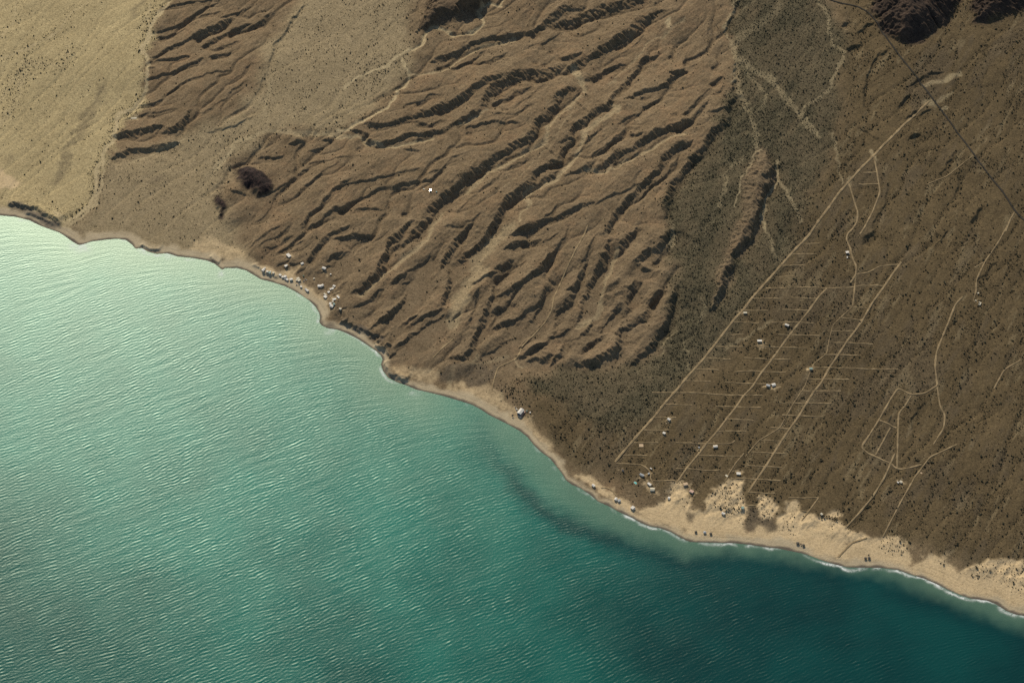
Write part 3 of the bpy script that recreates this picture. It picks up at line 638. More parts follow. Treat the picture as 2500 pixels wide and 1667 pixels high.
# little dark cliffs that drop to the beach
Z = np.where(CD < 0, CD * 0.12, Z)
CLIFF = [('A', [(40, 1375), (150, 1395), (260, 1440), (330, 1480), (430, 1525)], 26), ('A', [(150, 1440), (260, 1480), (370, 1535)], 14), ('E', [(295, 920), (318, 985), (395, 1040), (480, 1072)], 24), ('D', [(2290, 655), (2345, 660)], 22),
         ('E', [(10, 660), (100, 690), (160, 720), (230, 757), (310, 765)], 26), ('E', [(245, 785), (310, 832), (360, 832)], 26), ('E', [(300, 830), (345, 900), (365, 905)], 20), ('D', [(930, 140), (1000, 165), (1080, 180)], 14), ('D', [(1400, 225), (1480, 270)], 12), ('D', [(1690, 270), (1780, 320), (1880, 360)], 12)]
for k, pts, w in CLIFF:
    P = to_map(px(k, pts))
    w = w * CROP[k][2]
    h = w * .85
    d, sd_, arc = seg_dist(SX, SY, P)
    t = P[-1] - P[0]
    s = d * sd_ * np.sign(-t[1] * ANTI[0] + t[0] * ANTI[1]) + .25 * w * N_rill
    f = np.where(s < -w / 2, h * np.exp(np.minimum(s + w / 2, 0) / (3 * w)), np.where(s < w / 2, h * (.5 - s / w), 0))
    Z = Z + f * smooth(0, .12, arc) * smooth(0, .12, 1 - arc) * smooth(3, 9, CD)
dune = smooth(40, 90, CD) * sand * (PX > 1250)
Z = Z + dune * (0.9 * N_w1 + .5 * N_sm)


def zat(x, y):
    return float(bil(Z, x, y))


# ------------------------------------------------------------------ materials
def M(name):
    m = bpy.data.materials.new(name)
    m.use_nodes = True
    nt = m.node_tree
    return m, nt, nt.nodes['Principled BSDF']


def N(nt, t, **kw):
    n = nt.nodes.new(t)
    for k, v in kw.items():
        if k.startswith('i_'):
            n.inputs[int(k[2:]) if k[2:].isdigit() else k[2:]].default_value = v
        else:
            setattr(n, k, v)
    return n


def L(nt, a, b):
    nt.links.new(a, b)


def mixc(nt, fac, a, b, mode='MIX'):
    n = N(nt, 'ShaderNodeMix', data_type='RGBA', blend_type=mode)
    for sock, val in ((n.inputs[0], fac), (n.inputs[6], a), (n.inputs[7], b)):
        if isinstance(val, (int, float)):
            sock.default_value = val
        elif isinstance(val, tuple):
            sock.default_value = (*val, 1)
        else:
            L(nt, val, sock)
    return n.outputs[2]


def math_(nt, op, a, b=0.0, c=None):
    n = N(nt, 'ShaderNodeMath', operation=op)
    for sock, val in zip(n.inputs, (a, b, c)):
        if val is None:
            continue
        if isinstance(val, (int, float)):
            sock.default_value = val
        else:
            L(nt, val, sock)
    return n.outputs[0]


def mapr(nt, val, a, b, c, d):
    n = N(nt, 'ShaderNodeMapRange')
    L(nt, val, n.inputs[0])
    for i, q in enumerate((a, b, c, d)):
        n.inputs[i + 1].default_value = q
    return n.outputs[0]


def noise(nt, vec, scale, detail=2, rough=.5):
    n = N(nt, 'ShaderNodeTexNoise')
    L(nt, vec, n.inputs['Vector'])
    n.inputs['Scale'].default_value = scale
    n.inputs['Detail'].default_value = detail
    n.inputs['Roughness'].default_value = rough
    return n.outputs['Fac']


def ground_material():
    m, nt, b = M('desert ground')
    geo = N(nt, 'ShaderNodeNewGeometry')
    pos = geo.outputs['Position']
    A = N(nt, 'ShaderNodeAttribute', attribute_name='soil_a')
    B = N(nt, 'ShaderNodeAttribute', attribute_name='soil_b')
    Cc = N(nt, 'ShaderNodeAttribute', attribute_name='soil_c')
    sa, sb, sc_ = (N(nt, 'ShaderNodeSeparateColor') for _ in range(3))
    L(nt, A.outputs['Color'], sa.inputs[0])
    L(nt, B.outputs['Color'], sb.inputs[0])
    L(nt, Cc.outputs['Color'], sc_.inputs[0])
    n_big = noise(nt, pos, .006, 4, .6)
    n_mid = noise(nt, pos, .035, 4, .65)
    n_fine = noise(nt, pos, .22, 3, .7)
    n_grain = noise(nt, pos, .6, 2, .7)
    col = mixc(nt, mapr(nt, n_mid, .35, .65, 0, 1), (.168, .119, .065), (.212, .153, .086))      # brown gravel
    n_red = noise(nt, pos, .014, 5, .7)
    col = mixc(nt, mapr(nt, n_red, .50, .68, 0, .7), col, (.235, .154, .082))     # random redder patches, painting the warmth of sunlit slopes
    col = mixc(nt, sa.outputs[0], col, mixc(nt, mapr(nt, n_mid, .3, .7, 0, 1), (.370, .288, .146), (.430, .340, .176)))   # pale alluvium, haze brightness put into its colour
    col = mixc(nt, sc_.outputs[0], col, mixc(nt, mapr(nt, n_mid, .3, .7, 0, 1), (.255, .196, .108), (.31, .240, .136)))  # tan plain
    col = mixc(nt, sa.outputs[1], col, mixc(nt, mapr(nt, n_mid, .3, .7, 0, 1), (.084, .072, .041), (.114, .095, .054)))   # scrub plain
    col = mixc(nt, sc_.outputs[1], col, mixc(nt, mapr(nt, n_mid, .3, .7, 0, 1), (.100, .073, .037), (.138, .099, .049)))  # brown right-hand plain, darkening by haze and view angle put into its colour
    col = mixc(nt, math_(nt, 'MULTIPLY', A.outputs['Alpha'], .75), col, (.46, .365, .205))       # stream beds
    col = mixc(nt, math_(nt, 'MULTIPLY', sa.outputs[2], mapr(nt, n_fine, .2, .5, .75, 1)), col, mixc(nt, mapr(nt, n_mid, .3, .7, 0, 1), (.52, .388, .215), (.60, .452, .255)))  # sand
    col = mixc(nt, math_(nt, 'MULTIPLY', sb.outputs[2], .75), col, (.112, .088, .057))           # dark lag gravel, and view-angle shading painted on the lower hills
    col = mixc(nt, sb.outputs[1], col, mixc(nt, mapr(nt, n_mid, .35, .65, 0, 1), (.045, .033, .025), (.088, .060, .040)))   # mountain
    col = mixc(nt, sb.outputs[0], col, mixc(nt, mapr(nt, n_fine, .4, .6, 0, 1), (.021, .018, .016), (.046, .029, .024)))  # basalt
    col = mixc(nt, B.outputs['Alpha'], col, mixc(nt, mapr(nt, n_mid, .3, .7, 0, 1), (.43, .345, .215), (.50, .405, .255)))  # beach gravel
    col = mixc(nt, sc_.outputs[2], col, (.135, .112, .083))                                          # wet edge, plus bluff shade painted along the shore
    f = math_(nt, 'MULTIPLY', mapr(nt, n_fine, .25, .75, .55, 1.45), mapr(nt, n_grain, .25, .75, .60, 1.40))
    f = math_(nt, 'MULTIPLY', f, mapr(nt, n_big, .3, .7, .9, 1.1))
    n_bush = noise(nt, pos, .42, 2, .5)                       # scrub too small to stand on its own
    spk = mapr(nt, n_bush, .54, .64, 0, 1)
    spk = math_(nt, 'MULTIPLY', spk, math_(nt, 'ADD', .14, math_(nt, 'MULTIPLY', sa.outputs[1], .5)))
    f = math_(nt, 'MULTIPLY', f, math_(nt, 'SUBTRACT', 1.0, spk))
    ln = math_(nt, 'SUBTRACT', 1.0, math_(nt, 'MULTIPLY', Cc.outputs['Alpha'], .5))
    smooth_f = math_(nt, 'MAXIMUM', B.outputs['Alpha'], math_(nt, 'MULTIPLY', sa.outputs[2], .7))
    f = math_(nt, 'ADD', math_(nt, 'MULTIPLY', math_(nt, 'SUBTRACT', f, 1.0), math_(nt, 'SUBTRACT', 1.0, math_(nt, 'MULTIPLY', smooth_f, .75))), 1.0)
    cc = N(nt, 'ShaderNodeVectorMath', operation='SCALE')
    L(nt, col, cc.inputs[0])
    L(nt, math_(nt, 'MULTIPLY', f, ln), cc.inputs['Scale'])
    L(nt, cc.outputs[0], b.inputs['Base Color'])
    b.inputs['Roughness'].default_value = .95
    b.inputs['Specular IOR Level'].default_value = .1
    bp = N(nt, 'ShaderNodeBump')
    bp.inputs['Strength'].default_value = .55
    bp.inputs['Distance'].default_value = 1.6
    L(nt, math_(nt, 'ADD', n_fine, math_(nt, 'MULTIPLY', n_grain, .5)), bp.inputs['Height'])
    L(nt, bp.outputs[0], b.inputs['Normal'])
    return m


def flat_material(name, rgb, rough=.8, var=.12, scale=.8, metallic=0.0, spec=.3):
    m, nt, b = M(name)
    geo = N(nt, 'ShaderNodeNewGeometry')
    n = noise(nt, geo.outputs['Position'], scale, 3, .6)
    col = mixc(nt, mapr(nt, n, .3, .7, 0, 1), tuple(c * (1 - var) for c in rgb), tuple(min(1, c * (1 + var)) for c in rgb))
    L(nt, col, b.inputs['Base Color'])
    b.inputs['Roughness'].default_value = rough
    b.inputs['Metallic'].default_value = metallic
    b.inputs['Specular IOR Level'].default_value = spec
    return m


def sea_material():
    m, nt, b = M('sea water')
    geo = N(nt, 'ShaderNodeNewGeometry')
    pos = geo.outputs['Position']
    A = N(nt, 'ShaderNodeAttribute', attribute_name='depth_a')
    s = N(nt, 'ShaderNodeSeparateColor')
    L(nt, A.outputs['Color'], s.inputs[0])
    shallow_glow, foam, clear_glow = s.outputs[0], s.outputs[1], s.outputs[2]
    n_big = noise(nt, pos, .004, 4, .55)
    deep = mixc(nt, mapr(nt, n_big, .35, .65, 0, 1), (.0003, .022, .024), (.0006, .042, .040))
    mid = mixc(nt, mapr(nt, n_big, .35, .65, 0, 1), (.005, .135, .102), (.014, .190, .140))
    col = mixc(nt, clear_glow, deep, mid)
    col = mixc(nt, shallow_glow, col, (.175, .275, .170))  # shallows, and the painted sun glow off the left shore
    nf = noise(nt, pos, .16, 4, .7)
    fm = math_(nt, 'MULTIPLY', foam, mapr(nt, nf, .34, .52, .0, 1))
    col = mixc(nt, fm, col, (.78, .80, .74))
    n_wind = noise(nt, pos, .012, 4, .6)
    nt.nodes.remove(b)
    dif = N(nt, 'ShaderNodeBsdfDiffuse')
    glo = N(nt, 'ShaderNodeBsdfGlossy', distribution='BECKMANN')      # wave facets: a bell-shaped spread of slopes
    glo.inputs['Color'].default_value = (.86, 1, .84, 1)
    L(nt, col, dif.inputs['Color'])
    L(nt, mapr(nt, n_wind, .3, .7, .305, .335), glo.inputs['Roughness'])
    fre = N(nt, 'ShaderNodeFresnel')
    fre.inputs['IOR'].default_value = 1.38
    mx = N(nt, 'ShaderNodeMixShader')
    L(nt, math_(nt, 'MULTIPLY', fre.outputs[0], math_(nt, 'SUBTRACT', 1.0, fm)), mx.inputs[0])
    L(nt, dif.outputs[0], mx.inputs[1])
    L(nt, glo.outputs[0], mx.inputs[2])
    L(nt, mx.outputs[0], nt.nodes['Material Output'].inputs['Surface'])
    # wind chop, finer than the mesh; stretched along the crests
    mp = N(nt, 'ShaderNodeMapping')
    mp.inputs['Rotation'].default_value = (0, 0, R(-28))
    mp.inputs['Scale'].default_value = (.45, 1, 1)
    L(nt, pos, mp.inputs[0])
    n1 = noise(nt, mp.outputs[0], .40, 2, .6)
    n2 = noise(nt, pos, .7, 2, .6)
    bp = N(nt, 'ShaderNodeBump')
    bp.inputs['Strength'].default_value = .6
    bp.inputs['Distance'].default_value = .42
    L(nt, math_(nt, 'ADD', n1, math_(nt, 'MULTIPLY', n2, .45)), bp.inputs['Height'])
    L(nt, bp.outputs[0], dif.inputs['Normal'])
    L(nt, bp.outputs[0], glo.inputs['Normal'])
    return m


MAT_GROUND = ground_material()
MAT_SEA = sea_material()
MAT_ROAD = flat_material('packed dirt', (.265, .195, .105), .95, .34, .06, spec=.1)
MAT_TRACK = flat_material('worn track', (.22, .163, .088), .95, .45, .08, spec=.1)
MAT_ASPHALT = flat_material('asphalt', (.052, .047, .038), 1.0, .15, .1, spec=.0)
MAT_SHRUB = None


# ------------------------------------------------------------------ mesh helpers
def put(name, mesh, parent=None, mat=None):
    o = bpy.data.objects.new(name, mesh)
    COL.objects.link(o)
    if mat is not None and not mesh.materials:
        mesh.materials.append(mat)
    if parent is not None:
        o.parent = parent
    return o


def grid_mesh(name, V, F, attrs=None, normals=None):
    me = bpy.data.meshes.new(name)
    me.vertices.add(len(V))
    me.vertices.foreach_set('co', V.astype(np.float32).ravel())
    nf, k = F.shape
    me.loops.add(nf * k)
    me.loops.foreach_set('vertex_index', F.astype(np.int32).ravel())
    me.polygons.add(nf)
    me.polygons.foreach_set('loop_start', np.arange(0, nf * k, k, dtype=np.int32))
    me.polygons.foreach_set('loop_total', np.full(nf, k, np.int32))
    me.update(calc_edges=True)
    me.polygons.foreach_set('use_smooth', np.ones(nf, bool))
    for an, av in (attrs or {}).items():
        at = me.attributes.new(an, 'FLOAT_COLOR', 'POINT')
        at.data.foreach_set('color', av.astype(np.float32).ravel())
    if normals is not None:
        me.normals_split_custom_set_from_vertices(normals.astype(np.float32))
    return me


idx = np.arange(NX * NY).reshape(NY, NX)
QUADS = np.stack([idx[:-1, :-1], idx[:-1, 1:], idx[1:, 1:], idx[1:, :-1]], -1).reshape(-1, 4)


def cellmax(F):
    return np.maximum.reduce([F[:-1, :-1], F[1:, :-1], F[:-1, 1:], F[1:, 1:]])


def cellmin(F):
    return np.minimum.reduce([F[:-1, :-1], F[1:, :-1], F[:-1, 1:], F[1:, 1:]])


def pick(mask, V, attrs, normals=None, name='x'):
    F = QUADS[mask.ravel()]
    used, inv = np.unique(F, return_inverse=True)
    return grid_mesh(name, V[used], inv.reshape(F.shape), {k: a[used] for k, a in attrs.items()}, None if normals is None else normals[used])


# ------------------------------------------------------------------ where scrub grows
dens = .035 + .015 * m_pale + .14 * m_tan + .02 * m_bad + .85 * m_veg + .34 * m_right
clump = smooth(-.6, 1.3, N_veg + .5 * N_w1)
dens = dens * (.25 + 1.3 * clump) * (1 - .45 * m_veg) + m_veg * .5
mid = area('P', [(700, 100), (760, -40), (1030, -40), (1000, 60), (990, 130), (880, 250), (760, 310), (640, 320), (640, 200)], 8)
dens += .42 * mid * (.4 + clump)
dens += 1.0 * smooth(.45, .9, FLOW) * (.35 * m_tan + .3 * m_pale + 1.3 * m_right + .12 * m_bad + .3 * m_veg)
near_wash = np.clip(blur(wash, 5) * 2.2, 0, 1) * (wash < .35)
dens += near_wash * (2.6 * m_pale + 1.6 * m_tan + .10 * m_bad + .3 * m_veg)
for k, pts, a, so in [
    ('A', [(640, 1150), (720, 1080), (700, 1300), (620, 1380)], .9, 4), ('A', [(750, 1200), (900, 1130), (1100, 1000), (1250, 930), (1300, 960), (1050, 1130), (900, 1230), (720, 1300)], .6, 5),
    ('A', [(1400, 1250), (1500, 1100), (1650, 950), (1900, 880), (1900, 930), (1650, 1010), (1550, 1180), (1480, 1500), (1400, 1500)], .6, 5), ('A', [(170, 1250), (330, 1290), (370, 1420), (340, 1430), (310, 1310)], .9, 1),
    ('A', [(930, 320), (1020, 300), (1010, 480), (900, 420)], .6, 4), ('A', [(1270, 930), (1600, 900), (1800, 870), (1800, 900), (1500, 950), (1250, 960)], .9, 2),
    ('A', [(1780, 560), (1850, 470), (1950, 300), (2300, 0), (2352, 100), (2100, 400), (1850, 850), (1790, 850)], .5, 6),
    ('E', [(1060, 1100), (1250, 1030), (1420, 970), (1430, 1000), (1330, 1090), (1250, 1200), (1180, 1210)], 1.5, 3), ('E', [(800, 1000), (950, 930), (1100, 870), (1110, 890), (960, 950), (830, 1020)], .6, 2), ('E', [(460, 970), (550, 960), (540, 1000), (470, 1010)], .9, 2),
    ('C', [(1860, 850), (1980, 500), (2050, 300), (2200, 240), (2352, 200), (2352, 300), (2150, 400), (2000, 650), (1850, 900), (1700, 1020), (1550, 1000), (1700, 900)], .8, 4), ('F', [(1900, 200), (2000, 300), (2040, 500), (2080, 700), (2130, 1000), (2080, 1000), (1980, 700), (1930, 450)], .8, 4),
    ('H', [(1400, 330), (1700, 150), (1720, 180), (1480, 400), (1280, 440), (1160, 500), (1200, 420)], .9, 3), ('H', [(210, 370), (210, 300), (330, 200), (460, 200), (470, 400), (440, 500), (330, 420)], 1.5, 2), ('H', [(550, 420), (600, 290), (660, 320), (670, 440)], 1.0, 2),
    ('H', [(690, 520), (720, 380), (830, 350), (850, 450), (760, 600)], 1.0, 2), ('H', [(1370, 600), (1560, 610), (1590, 700), (1560, 760), (1400, 660)], .9, 2), ('H', [(1670, 720), (1830, 690), (1840, 760), (1720, 740)], .9, 2),
    ('H', [(1980, 830), (2100, 730), (2352, 740), (2352, 950), (2100, 860)], 1.1, 2), ('H', [(2040, 700), (2000, 300), (2352, 300), (2352, 500), (2200, 600)], .4, 4), ('h6', [(150, 500), (300, 420), (1000, 450), (1000, 700), (700, 720), (300, 640)], .22, 2),
]:
    dens = np.maximum(dens, a * area(k, pts, so) * (.5 + .7 * clump))
dens0 = dens.copy()

# ------------------------------------------------------------------ the ground
m_beach = (1 - smooth(12, 32, CD + 4 * N_w1 + 5 * N_big + 8 * (PX > 1300))) * (CD > -30)
wet_shade = (1 - smooth(2, 8, CD + 1.5 * N_w1))
clumpc = smooth(-1.2, 1.4, N_veg + .4 * N_w1)
vegc = np.clip(m_veg * (.75 + .25 * clumpc) + m_right * .9 * smooth(-.5, 1.3, N_veg + .3 * N_big) * smooth(1500, 700, PY - .2 * PX) + m_right * np.clip(blur(dens0, 4) * .8 - .12, 0, .8), 0, 1)
ridge = area('C', [(590, 990), (655, 1080), (695, 1190), (625, 1310), (600, 1470), (535, 1600), (405, 1770), (335, 1960), (248, 2110), (225, 2080), (270, 1880), (350, 1660), (420, 1480), (450, 1300), (460, 1180), (520, 1055)], 2)
vegc = vegc * (1 - ridge)
for k, pts in (('A', [(60, 1370), (160, 1385), (280, 1430), (420, 1510), (430, 1550), (330, 1530), (180, 1450), (50, 1400)]), ('E', [(285, 930), (320, 975), (380, 1025), (470, 1055), (520, 1095), (400, 1075), (320, 1035), (285, 980)]),
               ('D', [(2150, 600), (2180, 650), (2240, 680), (2310, 695), (2300, 715), (2200, 705), (2145, 660)]), ('D', [(950, 135), (1060, 182), (1130, 180), (1060, 205), (960, 170)]), ('D', [(1430, 245), (1500, 285), (1500, 310), (1460, 280)]),
               ('E', [(20, 655), (110, 682), (230, 748), (310, 755), (300, 775), (200, 760), (80, 700)])):
    wet_shade = np.maximum(wet_shade, .8 * area(k, pts, 1))  # shade of the seaward slopes, darkened in the colour
N_st2 = fnoise(5, 40, 1.5, R(60), 5.0, seed=19)
wash2 = np.maximum(wash, .22 * (m_right + .6 * m_veg) * smooth(.9, 2.2, N_st2 + .5 * N_veg))
A4 = np.stack([m_pale, vegc, sand * (1 - .55 * dark_patch), wash2 * (1 - .6 * sand)], -1).reshape(-1, 4)
B4 = np.stack([m_basalt, np.maximum(m_mtn, .55 * m_rock), np.clip(dark_patch + .5 * ridge + .34 * m_bad * smooth(350, 900, PY) + .45 * m_right * smooth(.1, 1.4, .6 * N_big + .7 * N_str), 0, 1), np.clip(m_beach, 0, 1)], -1).reshape(-1, 4)  # lower hills darken downward, shading put into the colour
warm = area('P', [(2150, 900), (2600, 700), (2600, 1420), (2300, 1340), (2100, 1280), (2180, 1100)], 20) * .4
lines = np.zeros_like(Z)
for c0, wd, st, sd_ in ((17, 1.3, .55, 3), (24, 1.0, .35, 4), (31, 1.6, .5, 6), (39, 1.2, .3, 7)):
    lines = np.maximum(lines, st * np.exp(-((CD - c0 - sd_ * .5 * N_big) / wd) ** 2) * np.clip(.6 + .5 * N_w2, 0, 1))
C4 = np.stack([np.maximum(m_tan, warm), m_right * (1 - ridge) * (1 - .0), np.clip(wet_shade, 0, 1), lines], -1).reshape(-1, 4)
VERT = np.stack([GX, GY, Z], -1).reshape(-1, 3)
gyy, gxx = np.gradient(Z, DX)
NRM = np.stack([-gxx, -gyy, np.ones_like(Z)], -1)
NRM /= np.linalg.norm(NRM, axis=-1, keepdims=True)
NRM = NRM.reshape(-1, 3)
att = {'soil_a': A4, 'soil_b': B4, 'soil_c': C4}
cell_cd = cellmax(CD)
land = cell_cd > -18
rim = np.zeros_like(land)
c_beach = land & (cellmin(CD) < 34)
c_mtn = land & (cellmin(m_mtn) > .5)
c_bas = land & (cellmin(m_basalt) > .5)
c_bad = land & (cellmin(np.maximum(m_bad, m_hillA)) > .5) & ~c_bas & ~c_beach & ~c_mtn
c_rest = land & ~c_beach & ~c_mtn & ~c_bas & ~c_bad
for nm, mk in (('beach', c_beach), ('mountain', c_mtn), ('basalt_hill', c_bas), ('eroded_hills', c_bad), ('desert_plain', c_rest)):
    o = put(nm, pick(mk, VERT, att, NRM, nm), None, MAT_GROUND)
    o['kind'] = 'structure'

# ------------------------------------------------------------------ the sea
TN, TL = 1024, 2048.0
g = np.random.default_rng(11)
kx = np.fft.fftfreq(TN, TL / TN)[None, :]
ky = np.fft.fftfreq(TN, TL / TN)[:, None]
kk = np.hypot(kx, ky) + 1e-9
th = np.arctan2(ky, kx)                       # u axis = along travel
lam = 1 / kk


def band(l0, wid, spread):
    return np.exp(-(np.log(lam / l0) / wid) ** 2) * np.exp(-(np.sin(th) / spread) ** 2) * kk ** -1.0


def field(sp, seed):
    g = np.random.default_rng(seed)
    n = np.fft.ifft2(np.fft.fft2(g.standard_normal((TN, TN))) * np.sqrt(sp) * (kk > 1e-6)).real
    return n / n.std()


SEA1 = field(band(8.8, .24, .32), 1)
SEA0 = field(band(30, .3, .22), 5)
SEA2 = field(band(6.2, .2, .6), 2)
GUST = field(np.exp(-(np.log(lam / 160) / .6) ** 2) * kk ** -1, 3)


def tile(F, u_, v_):
    a = (u_ / TL * TN) % TN
    b = (v_ / TL * TN) % TN
    i, j = a.astype(int) % TN, b.astype(int) % TN
    fu, fv = a - np.floor(a), b - np.floor(b)
    i1, j1 = (i + 1) % TN, (j + 1) % TN
    return F[j, i] * (1 - fu) * (1 - fv) + F[j, i1] * fu * (1 - fv) + F[j1, i] * (1 - fu) * fv + F[j1, i1] * fu * fv


SDX = 2.05
qx = np.linspace(X0, X1, int((X1 - X0) / SDX) + 1)
qy = np.linspace(Y0, 640, int((640 - Y0) / SDX) + 1)
WX, WY = np.meshgrid(qx, qy)


def on_sea(F):
    return bil(F, WX, WY)


wCD, wN1, wN2, wNB = on_sea(CD), on_sea(N_w1), on_sea(N_w2), on_sea(N_big)
wPX, wPY = to_px(WX, WY, 0 * WX)
n0 = np.array([-.46, .888])
t0 = np.array([.888, .46])
off = np.minimum(on_sea(blur(np.minimum(CD, 60), 6)), 0)
LW = 75.0
u_ = WX * n0[0] + WY * n0[1] + 1.5 * LW * np.exp(off / LW)
v_ = WX * t0[0] + WY * t0[1]
shore = smooth(-4, -60, wCD)
mod = np.clip(1 + .16 * tile(GUST, u_, v_), .25, 2.0)
WZ = (.076 * tile(SEA1, u_, v_) * mod + .022 * tile(SEA0, u_, v_ + 500) + .026 * tile(SEA2, u_ * 1.0 + 37, v_)) * (.25 + .75 * shore)
# pale shelf along the lower right shore, ending at a dark drop-off
shelf = np.concatenate([[[1075, 940], [1140, 1020]], px('G', [(1070, 0), (1130, 70), (1200, 130), (1270, 220), (1340, 300), (1400, 350), (1480, 400), (1600, 450), (1750, 510), (1900, 560), (2050, 610), (2200, 640), (2352, 700)]),
                        px('H', [(150, 690), (400, 680), (700, 720), (1000, 770), (1300, 820), (1500, 860), (1600, 930), (1750, 980), (1900, 1040), (2100, 1110), (2352, 1190)]), [[2700, 1680], [3000, 1900]]])
sd2, ss2, _ = seg_dist(WX[::3, ::3], WY[::3, ::3], to_map(shelf, 0.0))
sd2 = np.repeat(np.repeat(sd2 * ss2, 3, 0), 3, 1)[:WX.shape[0], :WX.shape[1]]
sd2 = blur(sd2, 2) + 4 * wN1
on_shelf = smooth(-30, 34, sd2)
left_glow = smooth(1250, 950, wPX - .25 * (wPY - 900))
near = 1 - smooth(0, 150, -wCD)
shal_glow = np.clip((.25 + .55 * near) * np.maximum(.62 * on_shelf * smooth(1000, 1250, wPX), left_glow * (1 - smooth(0, 420, -wCD + 30 * wNB)) * .9), 0, 1)  # shelf shallows; sun glow off the left shore is painted in
clear_glow = np.clip(smooth(1150, 120, -wCD + 60 * wNB) * smooth(1800, 900, wPX + 40 * wNB) + .08 + .36 * smooth(1300, 400, wPX + 40 * wNB), 0, 1)  # clear water, and the painted glow fading to the lower left
clear_glow = clear_glow * (1 - .8 * smooth(1130, 1300, wPX) * np.exp(-(sd2 + 20) ** 2 / 26 ** 2))
foam = np.exp(-((wCD + 3.6 + 2.2 * wN1) / 3.6) ** 2) * np.clip(-.05 + .35 * wNB + .35 * wN2 + .95 * smooth(1250, 1800, wPX), 0, 1)
for fx, fy, fr in ((200, 605, 16), (180, 595, 12), (350, 605, 10), (410, 622, 10), (810, 810, 14), (1010, 955, 12), (540, 670, 8)):
    foam = np.maximum(foam, .8 * np.exp(-((wPX - fx) ** 2 + (wPY - fy) ** 2) / fr ** 2) * (.6 + .4 * wN1))
D4 = np.stack([shal_glow, np.clip(foam, 0, 1), clear_glow, np.ones_like(WX)], -1).reshape(-1, 4)
wid = np.arange(WX.size).reshape(WX.shape)
WQ = np.stack([wid[:-1, :-1], wid[:-1, 1:], wid[1:, 1:], wid[1:, :-1]], -1)
WF = WQ[cellmin(wCD) < 12].reshape(-1, 4)
used, inv = np.unique(WF, return_inverse=True)
SV = np.stack([WX, WY, WZ], -1).reshape(-1, 3)
sea = put('sea', grid_mesh('sea', SV[used], inv.reshape(WF.shape), {'depth_a': D4[used]}), None, MAT_SEA)
sea['kind'] = 'structure'

# ------------------------------------------------------------------ beyond the surveyed map: wide aprons of the same ground and sea
def apron():
    xs = np.concatenate([[-14000, -9000, -6000, -4000, -2800, -2100], np.linspace(X0, X1, 60), [2000, 2800, 4000, 6000, 9000, 14000]])
    ys = np.concatenate([[-14000, -9000, -6000, -4000, -2800, -1800], np.linspace(Y0, Y1, 50), [1900, 2600, 3600, 5500, 9000, 14000]])
    AX, AY = np.meshgrid(xs, ys)
    cdist, csd, _ = seg_dist(AX, AY, np.concatenate([[[-16000, 5000]], coast, [[16000, -7500]]]))
    c = cdist * csd
    inn = (AX >= X0 - 1) & (AX <= X1 + 1) & (AY >= Y0 - 1) & (AY <= Y1 + 1)
    cellin = cellmin(inn.astype(int)) > 0
    id_ = np.arange(AX.size).reshape(AX.shape)
    q = np.stack([id_[:-1, :-1], id_[:-1, 1:], id_[1:, 1:], id_[1:, :-1]], -1)
    zl = np.where(c > 0, np.minimum(base(AX, AY), 130) + 0 * AX, np.maximum(c * .05, -40))
    edge = inn
    zl = np.where(edge & (c > 0), bil(Z, AX, AY), zl)
    z4 = np.zeros((AX.size, 4))
    pa = z4.copy(); pa[:, 0] = (AX.ravel() < -600) * 1.0
    pc = z4.copy(); pc[:, 1] = (AX.ravel() > 500) * 1.0
    F = q[~cellin]
    me = grid_mesh('outer_plain', np.stack([AX, AY, zl], -1).reshape(-1, 3), F.reshape(-1, 4), {'soil_a': pa, 'soil_b': z4, 'soil_c': pc})
    o = put('outer_plain', me, None, MAT_GROUND)
    o['kind'] = 'structure'
    d4 = np.stack([0 * AX, 0 * AX, smooth(600, -900, AX), 1 + 0 * AX], -1).reshape(-1, 4)
    me = grid_mesh('outer_sea', np.stack([AX, AY, 0 * AX], -1).reshape(-1, 3), q[(~cellin) & (cellmin(c) < 50)].reshape(-1, 4), {'depth_a': d4})
    o = put('outer_sea', me, None, MAT_SEA)
    o['kind'] = 'structure'


apron()


# ------------------------------------------------------------------ roads
def ribbon(name, key, pts, width, mat, lift=.35, zpath=None):
    P = to_map(px(key, pts))
    seg = np.hypot(*np.diff(P, axis=0).T)
    L_ = np.concatenate([[0], np.cumsum(seg)])
    n = max(2, int(L_[-1] / 5))
    t = np.linspace(0, L_[-1], n + 1)
    x, y = np.interp(t, L_, P[:, 0]), np.interp(t, L_, P[:, 1])
    for _ in range(3):                      # round the corners of the survey line
        x[1:-1] = .25 * x[:-2] + .5 * x[1:-1] + .25 * x[2:]
        y[1:-1] = .25 * y[:-2] + .5 * y[1:-1] + .25 * y[2:]
    tx, ty = np.gradient(x), np.gradient(y)
    l = np.hypot(tx, ty) + 1e-9
    nx, ny = -ty / l, tx / l
    wv = width / 2 * (1 + .22 * np.sin(t * .11 + len(pts)) * rng.uniform(.4, 1) + rng.normal(0, .16, len(t)))
    if mat is MAT_ASPHALT:
        wv = np.full(len(t), width / 2)
    V = []
    for s in (-1, -.33, .33, 1):
        xx, yy = x + nx * wv * s, y + ny * wv * s
        V.append(np.stack([xx, yy, bil(Z, xx, yy)], -1))
    V = np.stack(V, 1)
    zmax = V[:, :, 2].max(1, keepdims=True)
    V[:, :, 2] = np.maximum(V[:, :, 2], zmax - .25) + lift
    V = np.concatenate([V[:, :1] - [0, 0, .9], V, V[:, -1:] - [0, 0, .9]], 1)   # skirts into the ground
    k = V.shape[1]
    id_ = np.arange(V.shape[0] * k).reshape(-1, k)
    F = np.stack([id_[:-1, :-1], id_[:-1, 1:], id_[1:, 1:], id_[1:, :-1]], -1).reshape(-1, 4)[:, ::-1]
    o = put(name, grid_mesh(name, V.reshape(-1, 3), F), None, mat)
    o['kind'] = 'structure'
    return o


